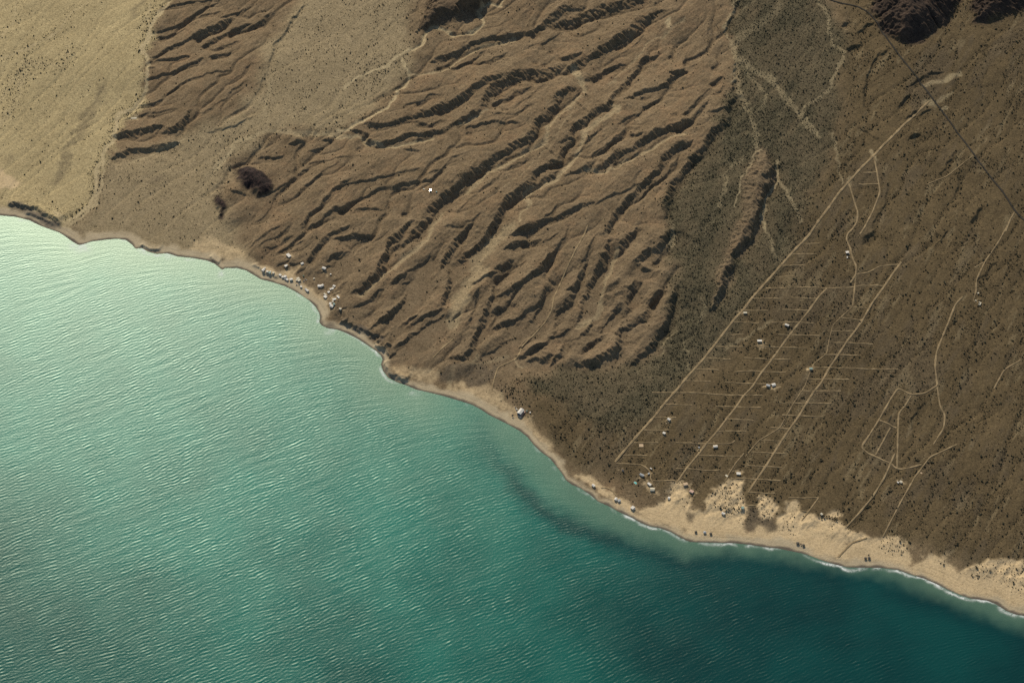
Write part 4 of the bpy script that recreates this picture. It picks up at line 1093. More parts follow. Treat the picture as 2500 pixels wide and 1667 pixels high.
ribbon('highway', 'C', [(900, -120), (1030, 0), (1120, 25), (1230, 45), (1300, 85), (1350, 140), (1400, 220), (1470, 320), (1550, 430), (1620, 520), (1680, 600), (1740, 680), (1830, 790), (1900, 890), (1960, 970),
                        (2050, 1100), (2120, 1190), (2200, 1290), (2290, 1420), (2400, 1530), (2550, 1700)], 4.4, MAT_ASPHALT, .9)
ROADS = [
    ('C', [(1710, 690), (1620, 770), (1540, 840), (1480, 900), (1400, 980), (1340, 1050), (1250, 1140), (1170, 1230), (1100, 1310), (1040, 1400), (970, 1490), (900, 1590), (800, 1690), (720, 1780), (640, 1870), (580, 1940), (510, 2020), (460, 2090), (400, 2150),
           (320, 2250), (240, 2350), (170, 2440), (90, 2530), (15, 2625), (-75, 2725), (-160, 2830), (-250, 2930), (-320, 3010), (-370, 3070), (-410, 3120)], 7.5),
    ('C', [(1340, 1060), (1360, 1180), (1380, 1300), (1330, 1430), (1270, 1550), (1245, 1587)], 5), ('C', [(1170, 1240), (1190, 1310), (1230, 1440), (1225, 1500), (1190, 1560), (1160, 1582), (1150, 1622), (1180, 1682), (1185, 1722), (1200, 1762), (1220, 1802), (1215, 1862), (1180, 1912)], 5),
    ('F', [(1215, 345), (1205, 450), (1195, 550)], 4.5), ('C', [(1265, 1172), (1355, 1168)], 3.6), ('C', [(1235, 1248), (1365, 1246)], 3.6),
    ('F', [(1020, 435), (955, 505), (900, 585), (840, 655), (770, 740), (700, 830), (640, 915), (580, 985), (520, 1080), (460, 1140), (410, 1220), (340, 1310), (280, 1390), (210, 1470), (150, 1550), (70, 1645), (5, 1740)], 6),
    ('F', [(1525, 245), (1470, 320), (1410, 410), (1330, 520), (1270, 630), (1210, 720), (1150, 800), (1090, 890), (1040, 960), (980, 1070), (930, 1130), (880, 1210), (830, 1290), (770, 1370), (710, 1460), (660, 1540), (610, 1622), (540, 1722), (490, 1802)], 6),
    ('F', [(1940, 480), (1890, 530), (1840, 660), (1790, 780), (1760, 860), (1750, 960), (1765, 1080)], 5.5), ('F', [(1765, 1085), (1680, 1140), (1590, 1150), (1500, 1105), (1450, 1180), (1370, 1320), (1300, 1430), (1250, 1500), (1300, 1541), (1450, 1606), (1495, 1646), (1570, 1641), (1660, 1616)], 5),
    ('F', [(1590, 1155), (1550, 1220), (1505, 1270), (1500, 1400), (1495, 1640)], 5), ('F', [(1375, 1322), (1490, 1368)], 5), ('F', [(1450, 1370), (1350, 1550)], 4.5), ('H', [(1480, 0), (1410, 160), (1330, 290), (1240, 400), (1155, 490)], 5),
    ('F', [(1765, 1095), (1785, 1220), (1820, 1280), (1810, 1370), (1740, 1480)], 4.5), ('F', [(2240, 0), (2180, 110), (2090, 240), (2030, 370), (2030, 440), (2010, 510)], 4.5), ('C', [(2290, 1430), (2260, 1480), (2230, 1560)], 5),
    ('H', [(1900, -60), (1720, 20), (1620, 150), (1530, 310), (1440, 480), (1400, 560)], 4), ('F', [(2330, 910), (2220, 970), (2150, 1100)], 4), ('F', [(2090, 240), (2020, 280)], 3.5),
    ('E', [(1690, 0), (1650, 90), (1600, 180), (1540, 300), (1500, 380), (1460, 470), (1445, 570), (1400, 640), (1330, 720), (1240, 815)], 4.5), ('E', [(1240, 820), (1220, 880), (1190, 900)], 6), ('E', [(1185, 902), (1080, 950), (1060, 1020), (1040, 1110)], 4),
    ('H', [(1095, 700), (1190, 600), (1290, 570)], 6), ('E', [(640, 900), (720, 820), (780, 770)], 4), ('H', [(965, 296), (900, 385), (850, 450)], 4.5), ('F', [(1030, 800), (1020, 870), (930, 930), (870, 1090), (790, 1210), (700, 1370), (560, 1450), (470, 1560)], 2.6),
    ('H', [(460, 0), (400, 70), (350, 150), (340, 180)], 4), ('F', [(1190, 560), (1060, 680), (1030, 800)], 2.6), ('C', [(2000, 1060), (1840, 1180), (1700, 1240)], 2.6),
    ('h4', [(1420, 130), (1560, 210), (1660, 330), (1640, 480), (1700, 560)], 4), ('h4', [(1700, 520), (1900, 525), (2230, 515)], 3.6), ('h4', [(460, 690), (640, 680), (760, 780), (840, 880)], 3.4),
]
LAT = [
    ('F', (850, 122), (970, 125)), ('F', (790, 195), (950, 195)), ('F', (720, 272), (875, 270)), ('F', (680, 345), (800, 345)), ('F', (610, 425), (740, 430)), ('F', (525, 497), (690, 498)), ('F', (460, 575), (620, 578)), ('F', (390, 650), (560, 660)),
    ('F', (370, 735), (460, 730)), ('F', (270, 810), (465, 812)), ('F', (190, 887), (370, 895)), ('F', (120, 968), (290, 970)), ('F', (60, 1050), (235, 1053)), ('F', (-40, 1212), (110, 1217)),
    ('F', (-160, 1128), (150, 1133), (250, 1138), (590, 1142)), ('E', (2200, 1210), (2300, 1212)), ('E', (2130, 1298), (2285, 1300)), ('E', (2070, 1382), (2235, 1385)), ('E', (2000, 1467), (2165, 1468)), ('G', (1900, 8), (2090, 10)), ('G', (1880, 65), (2050, 72)),
    ('F', (820, 425), (1080, 433), (1170, 425), (1260, 408), (1410, 408)), ('F', (780, 497), (955, 507)), ('F', (720, 577), (900, 585)), ('F', (650, 660), (840, 662), (930, 668)), ('F', (690, 738), (780, 742), (970, 750)),
    ('F', (530, 810), (700, 820), (875, 828)), ('F', (460, 885), (640, 900), (775, 903)), ('F', (400, 978), (540, 972), (590, 984), (745, 988)), ('F', (330, 1050), (520, 1060), (715, 1068)), ('F', (270, 1220), (410, 1222), (575, 1225)),
    ('F', (345, 1307), (525, 1315)), ('F', (270, 1390), (475, 1392)), ('F', (0, 1468), (200, 1475), (340, 1480), (385, 1470), (400, 1455)), ('H', (150, 15), (370, 18), (450, 20)), ('H', (0, 100), (70, 102), (200, 116), (290, 112)),
    ('F', (1215, 335), (1300, 320), (1380, 275), (1510, 260)), ('F', (1160, 555), (1290, 563)), ('F', (1100, 632), (1260, 645)), ('F', (1050, 722), (1200, 720)), ('F', (1060, 798), (1330, 808)), ('F', (1000, 875), (1250, 885)),
    ('F', (880, 958), (1040, 962), (1250, 975), (1500, 975)), ('F', (880, 1037), (1170, 1048)), ('F', (840, 1120), (1115, 1128)), ('F', (700, 1195), (1055, 1212)), ('F', (720, 1278), (995, 1295)), ('F', (640, 1362), (770, 1372)),
    ('F', (570, 1447), (720, 1455)), ('F', (510, 1530), (740, 1538)), ('H', (480, 80), (720, 90)), ('H', (370, 165), (540, 170), (710, 180)), ('H', (490, 260), (670, 265)), ('H', (470, 348), (540, 348)), ('H', (760, 298), (965, 296)), ('H', (850, 385), (900, 388)),
]
for i, (k, pts, w) in enumerate(ROADS):
    ribbon('dirt_road', k, pts, w * .82, MAT_ROAD, .35 + .004 * i)
for i, (k, *pts) in enumerate(LAT):
    ribbon('dirt_track', k, pts, 3.3, MAT_TRACK, .22 + .002 * i)

# ------------------------------------------------------------------ shrubs
def shrub_material():
    m, nt, b = M('shrub leaves')
    geo = N(nt, 'ShaderNodeNewGeometry')
    oi = N(nt, 'ShaderNodeObjectInfo')
    r = math_(nt, 'FRACT', math_(nt, 'ADD', geo.outputs['Random Per Island'], oi.outputs['Random']))
    col = mixc(nt, r, (.030, .030, .020), (.066, .060, .036))
    n = noise(nt, geo.outputs['Position'], 1.5, 2)
    col = mixc(nt, mapr(nt, n, .3, .7, 0, .5), col, (.030, .034, .016))
    L(nt, col, b.inputs['Base Color'])
    b.inputs['Roughness'].default_value = .9
    b.inputs['Specular IOR Level'].default_value = .15
    return m


MAT_SHRUB = shrub_material()
ph = (1 + 5 ** .5) / 2
OCT_V = np.array([(1, 0, 0), (0, 1, 0), (-1, 0, 0), (0, -1, 0), (0, 0, 1), (0, 0, -1)], float)
OCT_F = np.array([(0, 1, 4), (1, 2, 4), (2, 3, 4), (3, 0, 4), (1, 0, 5), (2, 1, 5), (3, 2, 5), (0, 3, 5)])
ICO_V = np.array([(-1, ph, 0), (1, ph, 0), (-1, -ph, 0), (1, -ph, 0), (0, -1, ph), (0, 1, ph), (0, -1, -ph), (0, 1, -ph), (ph, 0, -1), (ph, 0, 1), (-ph, 0, -1), (-ph, 0, 1)], float)
ICO_V /= np.linalg.norm(ICO_V[0])
ICO_F = np.array([(0, 11, 5), (0, 5, 1), (0, 1, 7), (0, 7, 10), (0, 10, 11), (1, 5, 9), (5, 11, 4), (11, 10, 2), (10, 7, 6), (7, 1, 8), (3, 9, 4), (3, 4, 2), (3, 2, 6), (3, 6, 8), (3, 8, 9), (4, 9, 5), (2, 4, 11), (6, 2, 10), (8, 6, 7), (9, 8, 1)])

dens = dens0 * (1 - .85 * ridge)
in_town = np.maximum(area('P', [(630, 640), (680, 640), (740, 700), (800, 740), (830, 760), (760, 740), (700, 700), (640, 670)], 2), 0)
dens = dens * smooth(34, 52, CD) * (1 - .9 * m_basalt) * (1 - .93 * m_mtn) * (1 - .9 * (wash > .6)) * (1 - in_town) * (1 - .9 * (yard > .4))
dens = np.where((sand > .6) & (dens < .2), dens * .3, dens)
# keep tracks free
road_free = np.ones_like(dens)
for k, pts, w in [(k, p, w) for k, p, w in ROADS] + [(k, p, 3.4) for k, *p in LAT]:
    P = px(k, pts)
    lo, hi = P.min(0) - 8, P.max(0) + 8
    m = (PX > lo[0]) & (PX < hi[0]) & (PY > lo[1]) & (PY < hi[1])
    d, _, _ = seg_dist(PX[m], PY[m], P)
    road_free[m] = np.minimum(road_free[m], d > w * .5 + 1.0)
dens *= road_free
vis = (PX > -60) & (PX < 2560) & (PY > -60) & (PY < 1720)
pr = dens * (1 + .7 * m_veg) * DX * DX * .032 * vis
hit = rng.random(pr.shape) < pr
jy, jx = np.nonzero(hit)
sx = gx[jx] + rng.uniform(-1.2, 1.2, len(jx))
sy = gy[jy] + rng.uniform(-1.2, 1.2, len(jx))
sr = np.exp(rng.normal(.14, .42, len(jx))) * (1 - .12 * (sand[jy, jx] > .5))
sr = np.clip(sr * (1 - .22 * m_veg[jy, jx]) * (1 - .2 * np.maximum(m_pale, m_tan)[jy, jx]), .5, 2.6)
sz = bil(Z, sx, sy)
print('shrubs', len(sx))


def blob(n, jit, r=random):
    V = ICO_V * np.array([1, 1, .8])
    return V


order = np.argsort(-sr)
inframe = []
spx, spy = to_px(sx, sy, sz)
for i in order:
    if 6 < spx[i] < 2494 and 6 < spy[i] < 1660:
        inframe.append(i)
    if len(inframe) == 290:
        break
single = np.zeros(len(sx), bool)
single[inframe] = True
rest = np.nonzero(~single)[0]


def many(name, ids, squash=.8):
    n = len(ids)
    V = OCT_V[None] * (1 + rng.uniform(-.22, .22, (n, 6, 1)))
    a = rng.uniform(0, 6.28, n)
    c, s = np.cos(a)[:, None], np.sin(a)[:, None]
    r = sr[ids][:, None]
    el = rng.uniform(.8, 1.25, n)[:, None]
    x = (V[:, :, 0] * c - V[:, :, 1] * s) * r * el
    y = (V[:, :, 0] * s + V[:, :, 1] * c) * r / el
    z = V[:, :, 2] * r * squash
    W = np.stack([x + sx[ids][:, None], y + sy[ids][:, None], z + (sz[ids] + .5 * sr[ids])[:, None]], -1)
    F = OCT_F[None] + (np.arange(n) * 6)[:, None, None]
    return grid_mesh(name, W.reshape(-1, 3), F.reshape(-1, 3))


scrub = put('desert_scrub', many('desert_scrub', rest), None, MAT_SHRUB)
scrub['kind'] = 'stuff'
scrub['label'] = 'thousands of small dark shrubs dotted over the desert plains'


def clump_mesh(seed, lobes=4):
    g = np.random.default_rng(seed)
    VV, FF = [], []
    for q in range(lobes):
        r = g.uniform(.45, .75)
        o = np.array([g.normal(0, .42), g.normal(0, .42), g.uniform(.35, .75)])
        if q == 0:
            r, o = .85, np.array([0, 0, .5])
        VV.append(ICO_V * r * (1 + g.uniform(-.25, .25, (12, 1))) * [1, 1, .85] + o)
        FF.append(ICO_F + 12 * q)
    me = grid_mesh('shrub', np.concatenate(VV), np.concatenate(FF))
    me.materials.append(MAT_SHRUB)
    return me


SHR = [clump_mesh(100 + i) for i in range(6)]


LANDMARKS = [((1480, 100), 'the top edge rock outcrop'), ((655, 440), 'the black hill'), ((1051, 466), 'the glinting metal shed'), ((720, 660), 'the shore hamlet'), ((1270, 1010), 'the big beach house'),
             ((1850, 460), 'the narrow ridge'), ((1900, 120), 'the foot of the dark mountain'), ((2150, 130), 'the upper highway'), ((2400, 430), 'the lower highway'), ((2130, 390), 'the top road junction'), ((2070, 600), 'the ridge house'),
             ((1930, 720), 'the main dirt road'), ((1800, 900), 'the middle avenue'), ((2060, 860), 'the third avenue'), ((2200, 1020), 'the road loop'), ((2390, 740), 'the horseshoe house'), ((1540, 1160), 'the turquoise pool'), ((2020, 1265), 'the planted tree row'),
             ((1780, 1210), 'the shrubby dune'), ((2350, 1250), 'the lower right plain edge'), ((2440, 1420), 'the far right beach'), ((1330, 900), 'the foot of the eroded hills'), ((1640, 600), 'the steep right flank of the hills'), ((150, 300), 'the pale plain wash'), ((860, 180), 'the upper stream bed'), ((1560, 960), 'the lower end of the main road')]
LM = np.array([p for p, _ in LANDMARKS], float)
HP = np.array([px(h[0], [h[1]])[0] for h in HOUSES])
HL = [h[8] for h in HOUSES]
taken = set()


def where(i):
    X, Y = spx[i], spy[i]
    h = int(np.argmin(np.hypot(HP[:, 0] - X, HP[:, 1] - Y)))
    s, v = bil(sand, sx[i], sy[i]), bil(m_veg, sx[i], sy[i])
    if s > .45:
        z, g = 'on pale dune sand', 'shrubs on the dune sand'
    elif v > .5:
        z, g = 'on the grey scrub flat', 'large shrubs on the scrub flat'
    elif bil(m_right, sx[i], sy[i]) > .5:
        z, g = 'on the brown plain', 'large shrubs on the brown plain'
    elif bil(m_pale, sx[i], sy[i]) > .5:
        z, g = 'on the pale plain', 'large shrubs on the pale plain'
    elif bil(m_tan, sx[i], sy[i]) > .5:
        z, g = 'on the tan plain', 'large shrubs on the tan plain'
    else:
        z, g = 'on the eroded hills', 'large shrubs among the eroded hills'
    if h not in taken and np.hypot(HP[h, 0] - X, HP[h, 1] - Y) < 60:
        taken.add(h)
        return ' '.join(('dark shrub nearest to the ' + HL[h]).split()[:16]), g
    k = int(np.argmin(np.hypot(LM[:, 0] - X, LM[:, 1] - Y)))
    return f'large dark shrub {z} near {LANDMARKS[k][1]}', g


for n, i in enumerate(inframe):
    o = put('shrub', SHR[n % 6])
    o.location = (sx[i], sy[i], sz[i] - .1)
    o.rotation_euler = (0, 0, rng.uniform(0, 6.28))
    o.scale = (sr[i], sr[i], sr[i] * rng.uniform(.8, 1.1))
    o['category'] = 'shrub'
    o['label'], o['group'] = where(i)

# ------------------------------------------------------------------ houses and small things
PAL = {
    'white': (.68, .63, .53), 'cream': (.60, .53, .38), 'tan': (.52, .37, .22), 'pink': (.55, .36, .26), 'teal': (.22, .32, .27), 'green': (.13, .17, .11), 'grey': (.36, .37, .36),
    'gable_shade': (.10, .13, .17), 'dark': (.06, .05, .045), 'thatch': (.10, .085, .06), 'wall': (.52, .47, .38), 'brick': (.26, .12, .085), 'pool': (.10, .48, .44), 'wood': (.16, .11, .07), 'black': (.02, .02, .02),
}
PM = {k: flat_material(k + ' paint', v, .75, .10, .5) for k, v in PAL.items()}
PM['metal'] = flat_material('bright sheet metal', (.85, .83, .80), .28, .03, .5, metallic=1.0)
PM['glass'] = flat_material('car glass', (.03, .035, .04), .15, .05, 1, spec=.6)


def solid(name, V, F, mat, parent=None):
    me = bpy.data.meshes.new(name)
    me.from_pydata([tuple(map(float, v)) for v in V], [], F)
    me.validate()
    me.materials.append(PM[mat])
    return put(name, me, parent)


BOXF = [(0, 1, 2, 3), (7, 6, 5, 4), (0, 4, 5, 1), (1, 5, 6, 2), (2, 6, 7, 3), (3, 7, 4, 0)]


def boxv(x0, x1, y0, y1, z0, z1):
    return [(x0, y0, z1), (x1, y0, z1), (x1, y1, z1), (x0, y1, z1), (x0, y0, z0), (x1, y0, z0), (x1, y1, z0), (x0, y1, z0)]


def root(name, label, cat, key, p, ang, group=None):
    q = to_map(px(key, [p]))[0]
    # survey places are on the plain; settle the thing where its spot really lies once relief is added
    pxy = px(key, [p])[0]
    for _ in range(6):
        X, Y = to_px(q[0], q[1], zat(*q))
        s = DIST / 1.0
        q = q + np.array([(pxy[0] - X), -(pxy[1] - Y) / cT]) * .8
    a = math.atan2(math.sin(R(ang)) / cT, math.cos(R(ang)))
    o = bpy.data.objects.new(name, None)
    COL.objects.link(o)
    o.empty_display_size = 3
    o.location = (q[0], q[1], zat(*q))
    o.rotation_euler = (0, 0, a)
    o['label'], o['category'] = label, cat
    if group:
        o['group'] = group
    return o


def prism(x0, x1, y0, y1, z0, z1, rise_):
    """gabled solid, ridge along x"""
    ym = (y0 + y1) / 2
    V = [(x0, y0, z0), (x1, y0, z0), (x1, y1, z0), (x0, y1, z0), (x0, y0, z1), (x1, y0, z1), (x1, y1, z1), (x0, y1, z1), (x0, ym, z1 + rise_), (x1, ym, z1 + rise_)]
    F = [(3, 2, 1, 0), (0, 1, 5, 4), (2, 3, 7, 6), (1, 2, 6, 9, 5), (3, 0, 4, 8, 7), (4, 5, 9, 8), (6, 7, 8, 9)]
    return V, F


def house(key, p, l, w, h, ang, roof, kind, label, name='house', wall='wall', cat='house', group=None, porch=None):
    o = root(name, label, cat, key, p, ang, group)
    x, y = l / 2, w / 2
    if kind == 'gable':
        V, F = prism(-x, x, -y, y, -2.0, h, w * .16)
        solid('wall', V, F, wall, o)
        r, t = w * .16, .18
        X, Y = x + .5, y + .5
        e = h - .5 * (w * .16) / y + .06
        for s in (-1, 1):
            V = [(-X, 0, h + r + .06), (X, 0, h + r + .06), (X, s * Y, e), (-X, s * Y, e)]
            V = V + [(a, b, c + t) for a, b, c in V]
            F = [(0, 1, 2, 3), (7, 6, 5, 4), (0, 4, 5, 1), (1, 5, 6, 2), (2, 6, 7, 3), (3, 7, 4, 0)]
            solid('roof_slope', V, F, roof, o)
    else:
        solid('wall', boxv(-x, x, -y, y, -2.0, h), BOXF, wall, o)
        X, Y = x + .45, y + .45
        tl = .35 if kind == 'shed' else .05
        V = [(-X, -Y, h + .02 + tl), (X, -Y, h + .02 + tl), (X, Y, h + .02), (-X, Y, h + .02)]
        V = [(a, b, c + .22) for a, b, c in V] + V
        solid('roof', V, BOXF, roof, o)
    if porch:
        # an open roof on posts along the side away from the sun
        c, s = math.cos(-o.rotation_euler.z), math.sin(-o.rotation_euler.z)
        ay = ANTI[0] * s + ANTI[1] * c
        sg = 1 if ay > 0 else -1
        d = 2.6
        y0_, y1_ = sorted((sg * (y + .5), sg * (y + d)))
        solid('porch_roof', boxv(-x, x, y0_, y1_, h - .55, h - .4), BOXF, porch, o)
        for xx in (-x + .2, 0, x - .2):
            yy = sg * (y + d - .2)
            solid('porch_post', boxv(xx - .1, xx + .1, yy - .1, yy + .1, -1.5, h - .55), BOXF, 'wood', o)
    return o


PORCH = {('h1', (1425, 1155)): 'teal', ('h8', (425, 578)): 'dark', ('h9', (945, 740)): 'dark', ('h4', (1220, 1182)): 'grey', ('h1', (1190, 1055)): 'grey', ('h2', (800, 780)): 'grey'}
for key, p, l, w, h, ang, rf, kd, lab in HOUSES:
    ham = key in ('h1', 'h2')
    house(key, p, l, w, h, ang, rf, kd, lab, group=G1 if ham else 'scattered houses on the plain', porch=PORCH.get((key, p)))

# the horseshoe house
o = root('house', 'yellow horseshoe shaped house at the edge of the far right wash', 'house', 'h12', (1075, 1105), -20)
for nm, bx_ in (('wing', (1.2, 3.4, -4.6, 4.6)), ('wing', (-3.2, 1.1, 2.6, 4.6)), ('wing', (-1.6, 1.1, -4.6, -2.8))):
    solid('wing', boxv(*bx_, -1.5, 2.8), BOXF, 'wall', o)
    a, b, c, d = bx_
    solid('roof', boxv(a - .02, b + .02, c - .2, d + .2, 2.82, 3.05), BOXF, 'tan' if False else 'cream', o)

# the big beach house with blue shade painted on its gable end, and red walled terrace
o = root('beach_house', 'big white roofed house with blue painted gable shade and red terrace on the beach', 'house', 'h3', (1195, 740), 50)
o.rotation_euler = (0, 0, math.atan2(-14.4, -9.2))
V, F = prism(-8, 8, -4.8, 4.8, -1.5, 6.2, 1.6)
solid('wall', V, F, 'wall', o)
for s in (-1, 1):
    V = [(-8.6, 0, 7.9), (8.6, 0, 7.9), (8.6, s * 5.5, 6.15), (-8.6, s * 5.5, 6.15)]
    V = V + [(a, b, c + .22) for a, b, c in V]
    solid('roof_slope', V, [(0, 1, 2, 3), (7, 6, 5, 4), (0, 4, 5, 1), (1, 5, 6, 2), (2, 6, 7, 3), (3, 7, 4, 0)], 'white', o)
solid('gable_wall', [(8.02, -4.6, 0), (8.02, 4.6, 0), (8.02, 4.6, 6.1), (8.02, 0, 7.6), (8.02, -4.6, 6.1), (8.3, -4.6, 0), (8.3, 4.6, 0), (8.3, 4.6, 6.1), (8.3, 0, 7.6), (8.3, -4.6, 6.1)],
      [(0, 1, 2, 3, 4), (9, 8, 7, 6, 5), (0, 5, 6, 1), (1, 6, 7, 2), (2, 7, 8, 3), (3, 8, 9, 4), (4, 9, 5, 0)], 'gable_shade', o)
sy_ = 1 if (ANTI @ np.array([-math.sin(o.rotation_euler.z), math.cos(o.rotation_euler.z)])) > 0 else -1
ya, yb = sorted((sy_ * 4.85, sy_ * 8.6))
solid('terrace', boxv(-9.5, 11.5, ya, yb, -1.5, 1.0), BOXF, 'pink', o)
yc = sorted((sy_ * 8.6, sy_ * 8.95))
solid('parapet', boxv(-9.5, 11.5, yc[0], yc[1], -1.5, 2.0), BOXF, 'brick', o)
solid('parapet', boxv(11.52, 11.87, min(sy_ * -1.0, sy_ * 8.95), max(sy_ * -1.0, sy_ * 8.95), -1.5, 1.6), BOXF, 'white', o)
solid('parapet', boxv(-9.87, -9.52, ya, yb, -1.5, 1.9), BOXF, 'cream', o)

# the glinting metal-roofed shed on the hills: the roof is tilted so that it catches the sun
o = root('metal_shed', 'small shed on the bare hill whose metal roof glints white in the sun', 'shed', 'h10', (995, 715), 0)
o.rotation_euler = (0, 0, 0)
q = np.array(o.location)
vdir = CAMP - q
vdir /= np.linalg.norm(vdir)
hn = vdir + SUN
hn /= np.linalg.norm(hn)
solid('wall', boxv(-1.8, 1.8, -2.6, 2.6, -1.5, 2.2), BOXF, 'wall', o)
gx_, gy_ = -hn[0] / hn[2], -hn[1] / hn[2]
V = [(a, b, 2.9 + a * gx_ + b * gy_) for a, b in ((-2.0, -2.8), (2.0, -2.8), (2.0, 2.8), (-2.0, 2.8))]
V = [(a, b, c + .12) for a, b, c in V] + V
solid('roof', V, BOXF, 'metal', o)
for key, p, l, w, lab in (('h10', (690, 645), 5, 1.6, 'pale weathered plank wall left of the glinting shed'), ('h10', (1285, 770), 2.6, 2, 'pale green water tank stand right of the glinting shed')):
    house(key, p, l, w, 1.6, -15, 'cream' if l > 3 else 'teal', 'flat', lab, name='shed', cat='shed')

# cleared pads, pool, tank
def pad(key, p, l, w, ang, mat, label, name, cat, h=.45):
    o = root(name, label, cat, key, p, ang)
    me = solid(name, boxv(-l / 2, l / 2, -w / 2, w / 2, -1.2, h), BOXF, mat, None)
    me.location, me.rotation_euler = o.location, o.rotation_euler
    for k in ('label', 'category'):
        me[k] = o[k]
    bpy.data.objects.remove(o)
    return me


pad('h5', (1050, 322), 7, 4.5, -40, 'cream', 'pale concrete slab left of the house with the orange yard', 'concrete_slab', 'slab')
pad('h7', (55, 1050), 10, 9, 0, 'tan', 'square tan foundation slab under the fourth track of the first avenue', 'foundation_slab', 'slab', .35)
pad('A', (905, 798), 14, 7, 0, 'cream', 'pale bare slab at the foot of the hills beside the wash', 'concrete_slab', 'slab')
pad('h11', (2025, 382), 5, 3.5, -30, 'tan', 'tan slab by the track above the pale yellow house', 'concrete_slab', 'slab')
o = root('swimming_pool', 'small turquoise pool with a pale rim on the sandy lot', 'pool', 'h4', (1290, 575), -35)
solid('rim', boxv(-4.4, 4.4, -2.7, 2.7, -1, .35), BOXF, 'cream', o)
solid('water', boxv(-3.8, 3.8, -2.1, 2.1, -.2, .40), BOXF, 'pool', o)


def tank(key, p, r, h, mat, label):
    o = root('water_tank', label, 'tank', key, p, 0)
    n = 14
    c = [(math.cos(i * 2 * math.pi / n), math.sin(i * 2 * math.pi / n)) for i in range(n)]
    V = [(x * r, y * r, -1) for x, y in c] + [(x * r, y * r, h) for x, y in c]
    solid('shell', V, [tuple(range(n))[::-1]] + [(i, (i + 1) % n, n + (i + 1) % n, n + i) for i in range(n)] + [tuple(range(n, 2 * n))], mat, o)
    V = [(x * r * 1.03, y * r * 1.03, h + .02) for x, y in c] + [(x * r * .3, y * r * .3, h + .5) for x, y in c]
    solid('lid', V, [tuple(range(n))[::-1]] + [(i, (i + 1) % n, n + (i + 1) % n, n + i) for i in range(n)] + [tuple(range(n, 2 * n))], mat, o)


tank('h3', (1495, 662), 1.5, 2.2, 'teal', 'teal water tank right of the big beach house')
tank('h2', (275, 450), 2.0, 2.4, 'green', 'green water tank beside the three part compound')


def car(key, p, ang, mat, label, l=4.6, w=1.9, van=False):
    o = root('parked_car', label, 'car', key, p, ang)
    x, y = l / 2, w / 2
    solid('body', [(-x, -y, .95), (x, -y, .8), (x, y, .8), (-x, y, .95), (-x, -y, .35), (x, -y, .35), (x, y, .35), (-x, y, .35)], BOXF, mat, o)
    a, b = (-x + .1, x - .9) if van else (-x + .5, x - 1.4)
    hh = 2.0 if van else 1.55
    solid('cabin', [(a + .3, -y + .15, hh), (b - .5, -y + .15, hh), (b - .5, y - .15, hh), (a + .3, y - .15, hh), (a, -y + .05, .93), (b, -y + .05, .93), (b, y - .05, .93), (a, y - .05, .93)], BOXF, mat if van else 'glass', o)
    n = 10
    for wx in (-x + .8, x - .8):
        for wy in (-y - .02, y - .2):
            V = [(wx + .36 * math.cos(i * 2 * math.pi / n), yy, .36 + .36 * math.sin(i * 2 * math.pi / n)) for yy in (wy, wy + .22) for i in range(n)]
            solid('wheel', V, [tuple(range(n)), tuple(range(n, 2 * n))[::-1]] + [(i, n + i, n + (i + 1) % n, (i + 1) % n) for i in range(n)], 'black', o)
    o.location.z += .15
    return o


car('h3', (955, 495), -35, 'white', 'white car parked farthest from the big beach house, by the scrub')
car('h3', (1005, 585), 40, 'white', 'white van parked behind the big beach house', 5, 2, True)
car('h3', (1040, 620), 60, 'cream', 'cream car parked closest to the big beach house')
car('h3', (808, 852), 28, 'black', 'dark car parked on the open sand seaward of the big beach house')
car('h3', (838, 975), -20, 'cream', 'cream pickup on the sand seaward of the red terrace')
car('h1', (1640, 1345), 10, 'white', 'white car on the sand below the compound, left one of two')
car('h1', (1735, 1335), 30, 'white', 'white car on the sand below the compound, right one of two')
car('h2', (355, 562), -20, 'white', 'white pickup parked right of the compound')
car('h2', (285, 615), 50, 'grey', 'grey car parked right below the white pickup')
car('h9', (1040, 822), 60, 'white', 'white car parked between the ridge house and the road')


def palapa(key, p, r, label, mat='thatch'):
    o = root('palapa', label, 'sunshade', key, p, 0, 'thatched shade roofs on the beach')
    n = 12
    c = [(math.cos(i * 2 * math.pi / n), math.sin(i * 2 * math.pi / n)) for i in range(n)]
    V = [(x * r, y * r, 2.5 + random.uniform(-.1, .1)) for x, y in c] + [(x * r * .45, y * r * .45, 3.6) for x, y in c] + [(0, 0, 4.1)]
    F = [tuple(range(n))[::-1]] + [(i, (i + 1) % n, n + (i + 1) % n, n + i) for i in range(n)] + [(n + i, n + (i + 1) % n, 2 * n) for i in range(n)]
    solid('thatch_roof', V, F, mat, o)
    for i in range(4):
        a = i * math.pi / 2 + .4
        x, y = r * .78 * math.cos(a), r * .78 * math.sin(a)
        solid('post', boxv(x - .12, x + .12, y - .12, y + .12, -1, 2.45), BOXF, 'wood', o)


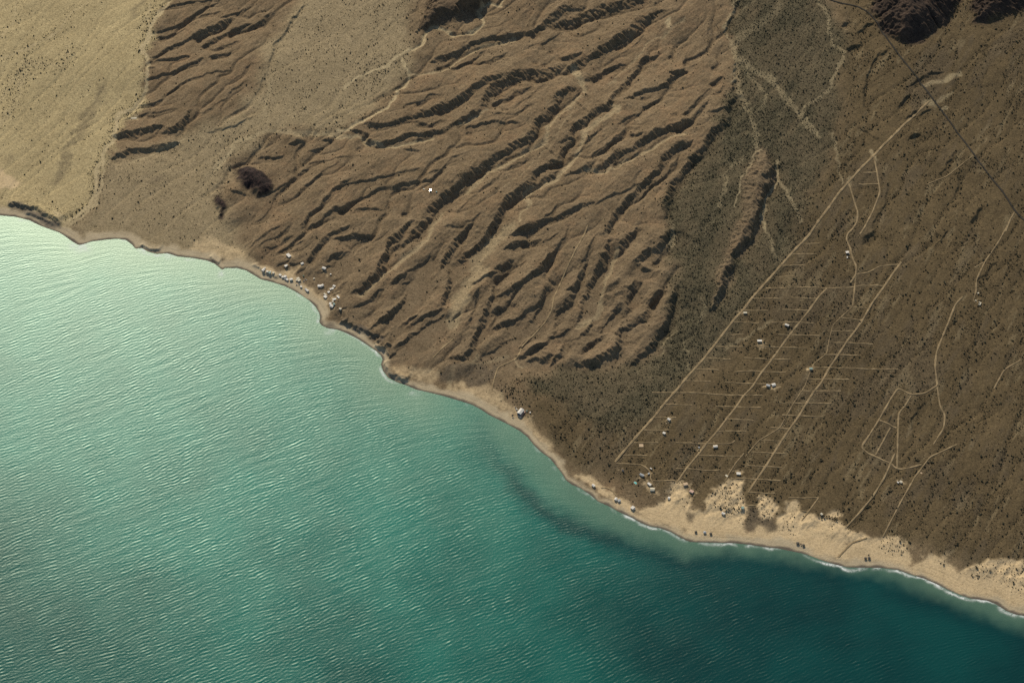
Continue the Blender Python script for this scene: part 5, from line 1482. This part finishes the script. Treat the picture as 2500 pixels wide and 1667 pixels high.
palapa('h5', (460, 1405), 3.4, 'thatched shade roof, leftmost of the three on the wide beach')
palapa('h5', (630, 1415), 3.8, 'thatched shade roof, middle one of the three on the wide beach', 'grey')
palapa('h5', (745, 1437), 3.4, 'thatched shade roof, rightmost of the three on the wide beach')
palapa('h6', (215, 838), 4.2, 'large dark thatched shade roof at the foot of the bare dune')
palapa('h6', (275, 852), 1.8, 'tiny thatched shade roof between two larger ones under the dune')
palapa('h6', (325, 876), 3.6, 'dark thatched shade roof right of the tiny one under the dune')
palapa('h6', (1512, 1125), 3.6, 'thatched shade roof, left of the pair where the beach bends')
palapa('h6', (1580, 1120), 3.8, 'thatched shade roof, right of the pair where the beach bends')
palapa('h6', (1572, 1062), 2.2, 'small thatched shade roof behind the pair where the beach bends')


# the row of planted trees behind the dune
def tree(key, p, r, label):
    o = root('tree', label, 'tree', key, p, 0, 'planted trees in a row behind the dune')
    n = 7
    V = [(.22 * math.cos(i * 6.283 / n), .22 * math.sin(i * 6.283 / n), -.5) for i in range(n)] + [(.12 * math.cos(i * 6.283 / n), .12 * math.sin(i * 6.283 / n), r * 1.1) for i in range(n)]
    solid('trunk', V, [(i, (i + 1) % n, n + (i + 1) % n, n + i) for i in range(n)], 'wood', o)
    g = np.random.default_rng(int(p[0] * 7 + p[1]))
    VV, FF = [], []
    for q in range(9):
        rr = r * g.uniform(.34, .55)
        d = g.normal(0, 1, 3)
        d = d / np.linalg.norm(d) * r * .55 * (q > 0)
        VV.append(ICO_V * rr * (1 + g.uniform(-.25, .25, (12, 1))) + d * [1, 1, .7] + [0, 0, r * 1.35])
        FF.append(ICO_F + 12 * q)
    me = grid_mesh('crown', np.concatenate(VV), np.concatenate(FF))
    me.materials.append(MAT_SHRUB)
    put('crown', me, o)


for i, (p, r, lab) in enumerate([
    ((605, 296), 2.2, 'round dark tree left of the pale yellow hut'), ((672, 365), 2.2, 'round dark tree in front of the pale yellow hut'), ((718, 330), 2.8, 'largest dark tree touching the pale yellow hut on its right'),
    ((765, 325), 2.1, 'dark tree third from the hut along the planted row'), ((820, 325), 2.4, 'broad dark tree in the middle of the planted row'), ((870, 337), 2.0, 'dark tree right of the broad middle tree'),
    ((910, 363), 2.1, 'dark tree standing forward near the right end of the row'), ((928, 338), 1.9, 'dark tree standing back near the right end of the row'), ((972, 358), 2.1, 'last dark tree at the right end of the row'),
    ((955, 392), 2.2, 'dark tree lowest on the sand at the right end of the row')]):
    tree('h6', p, r, lab)
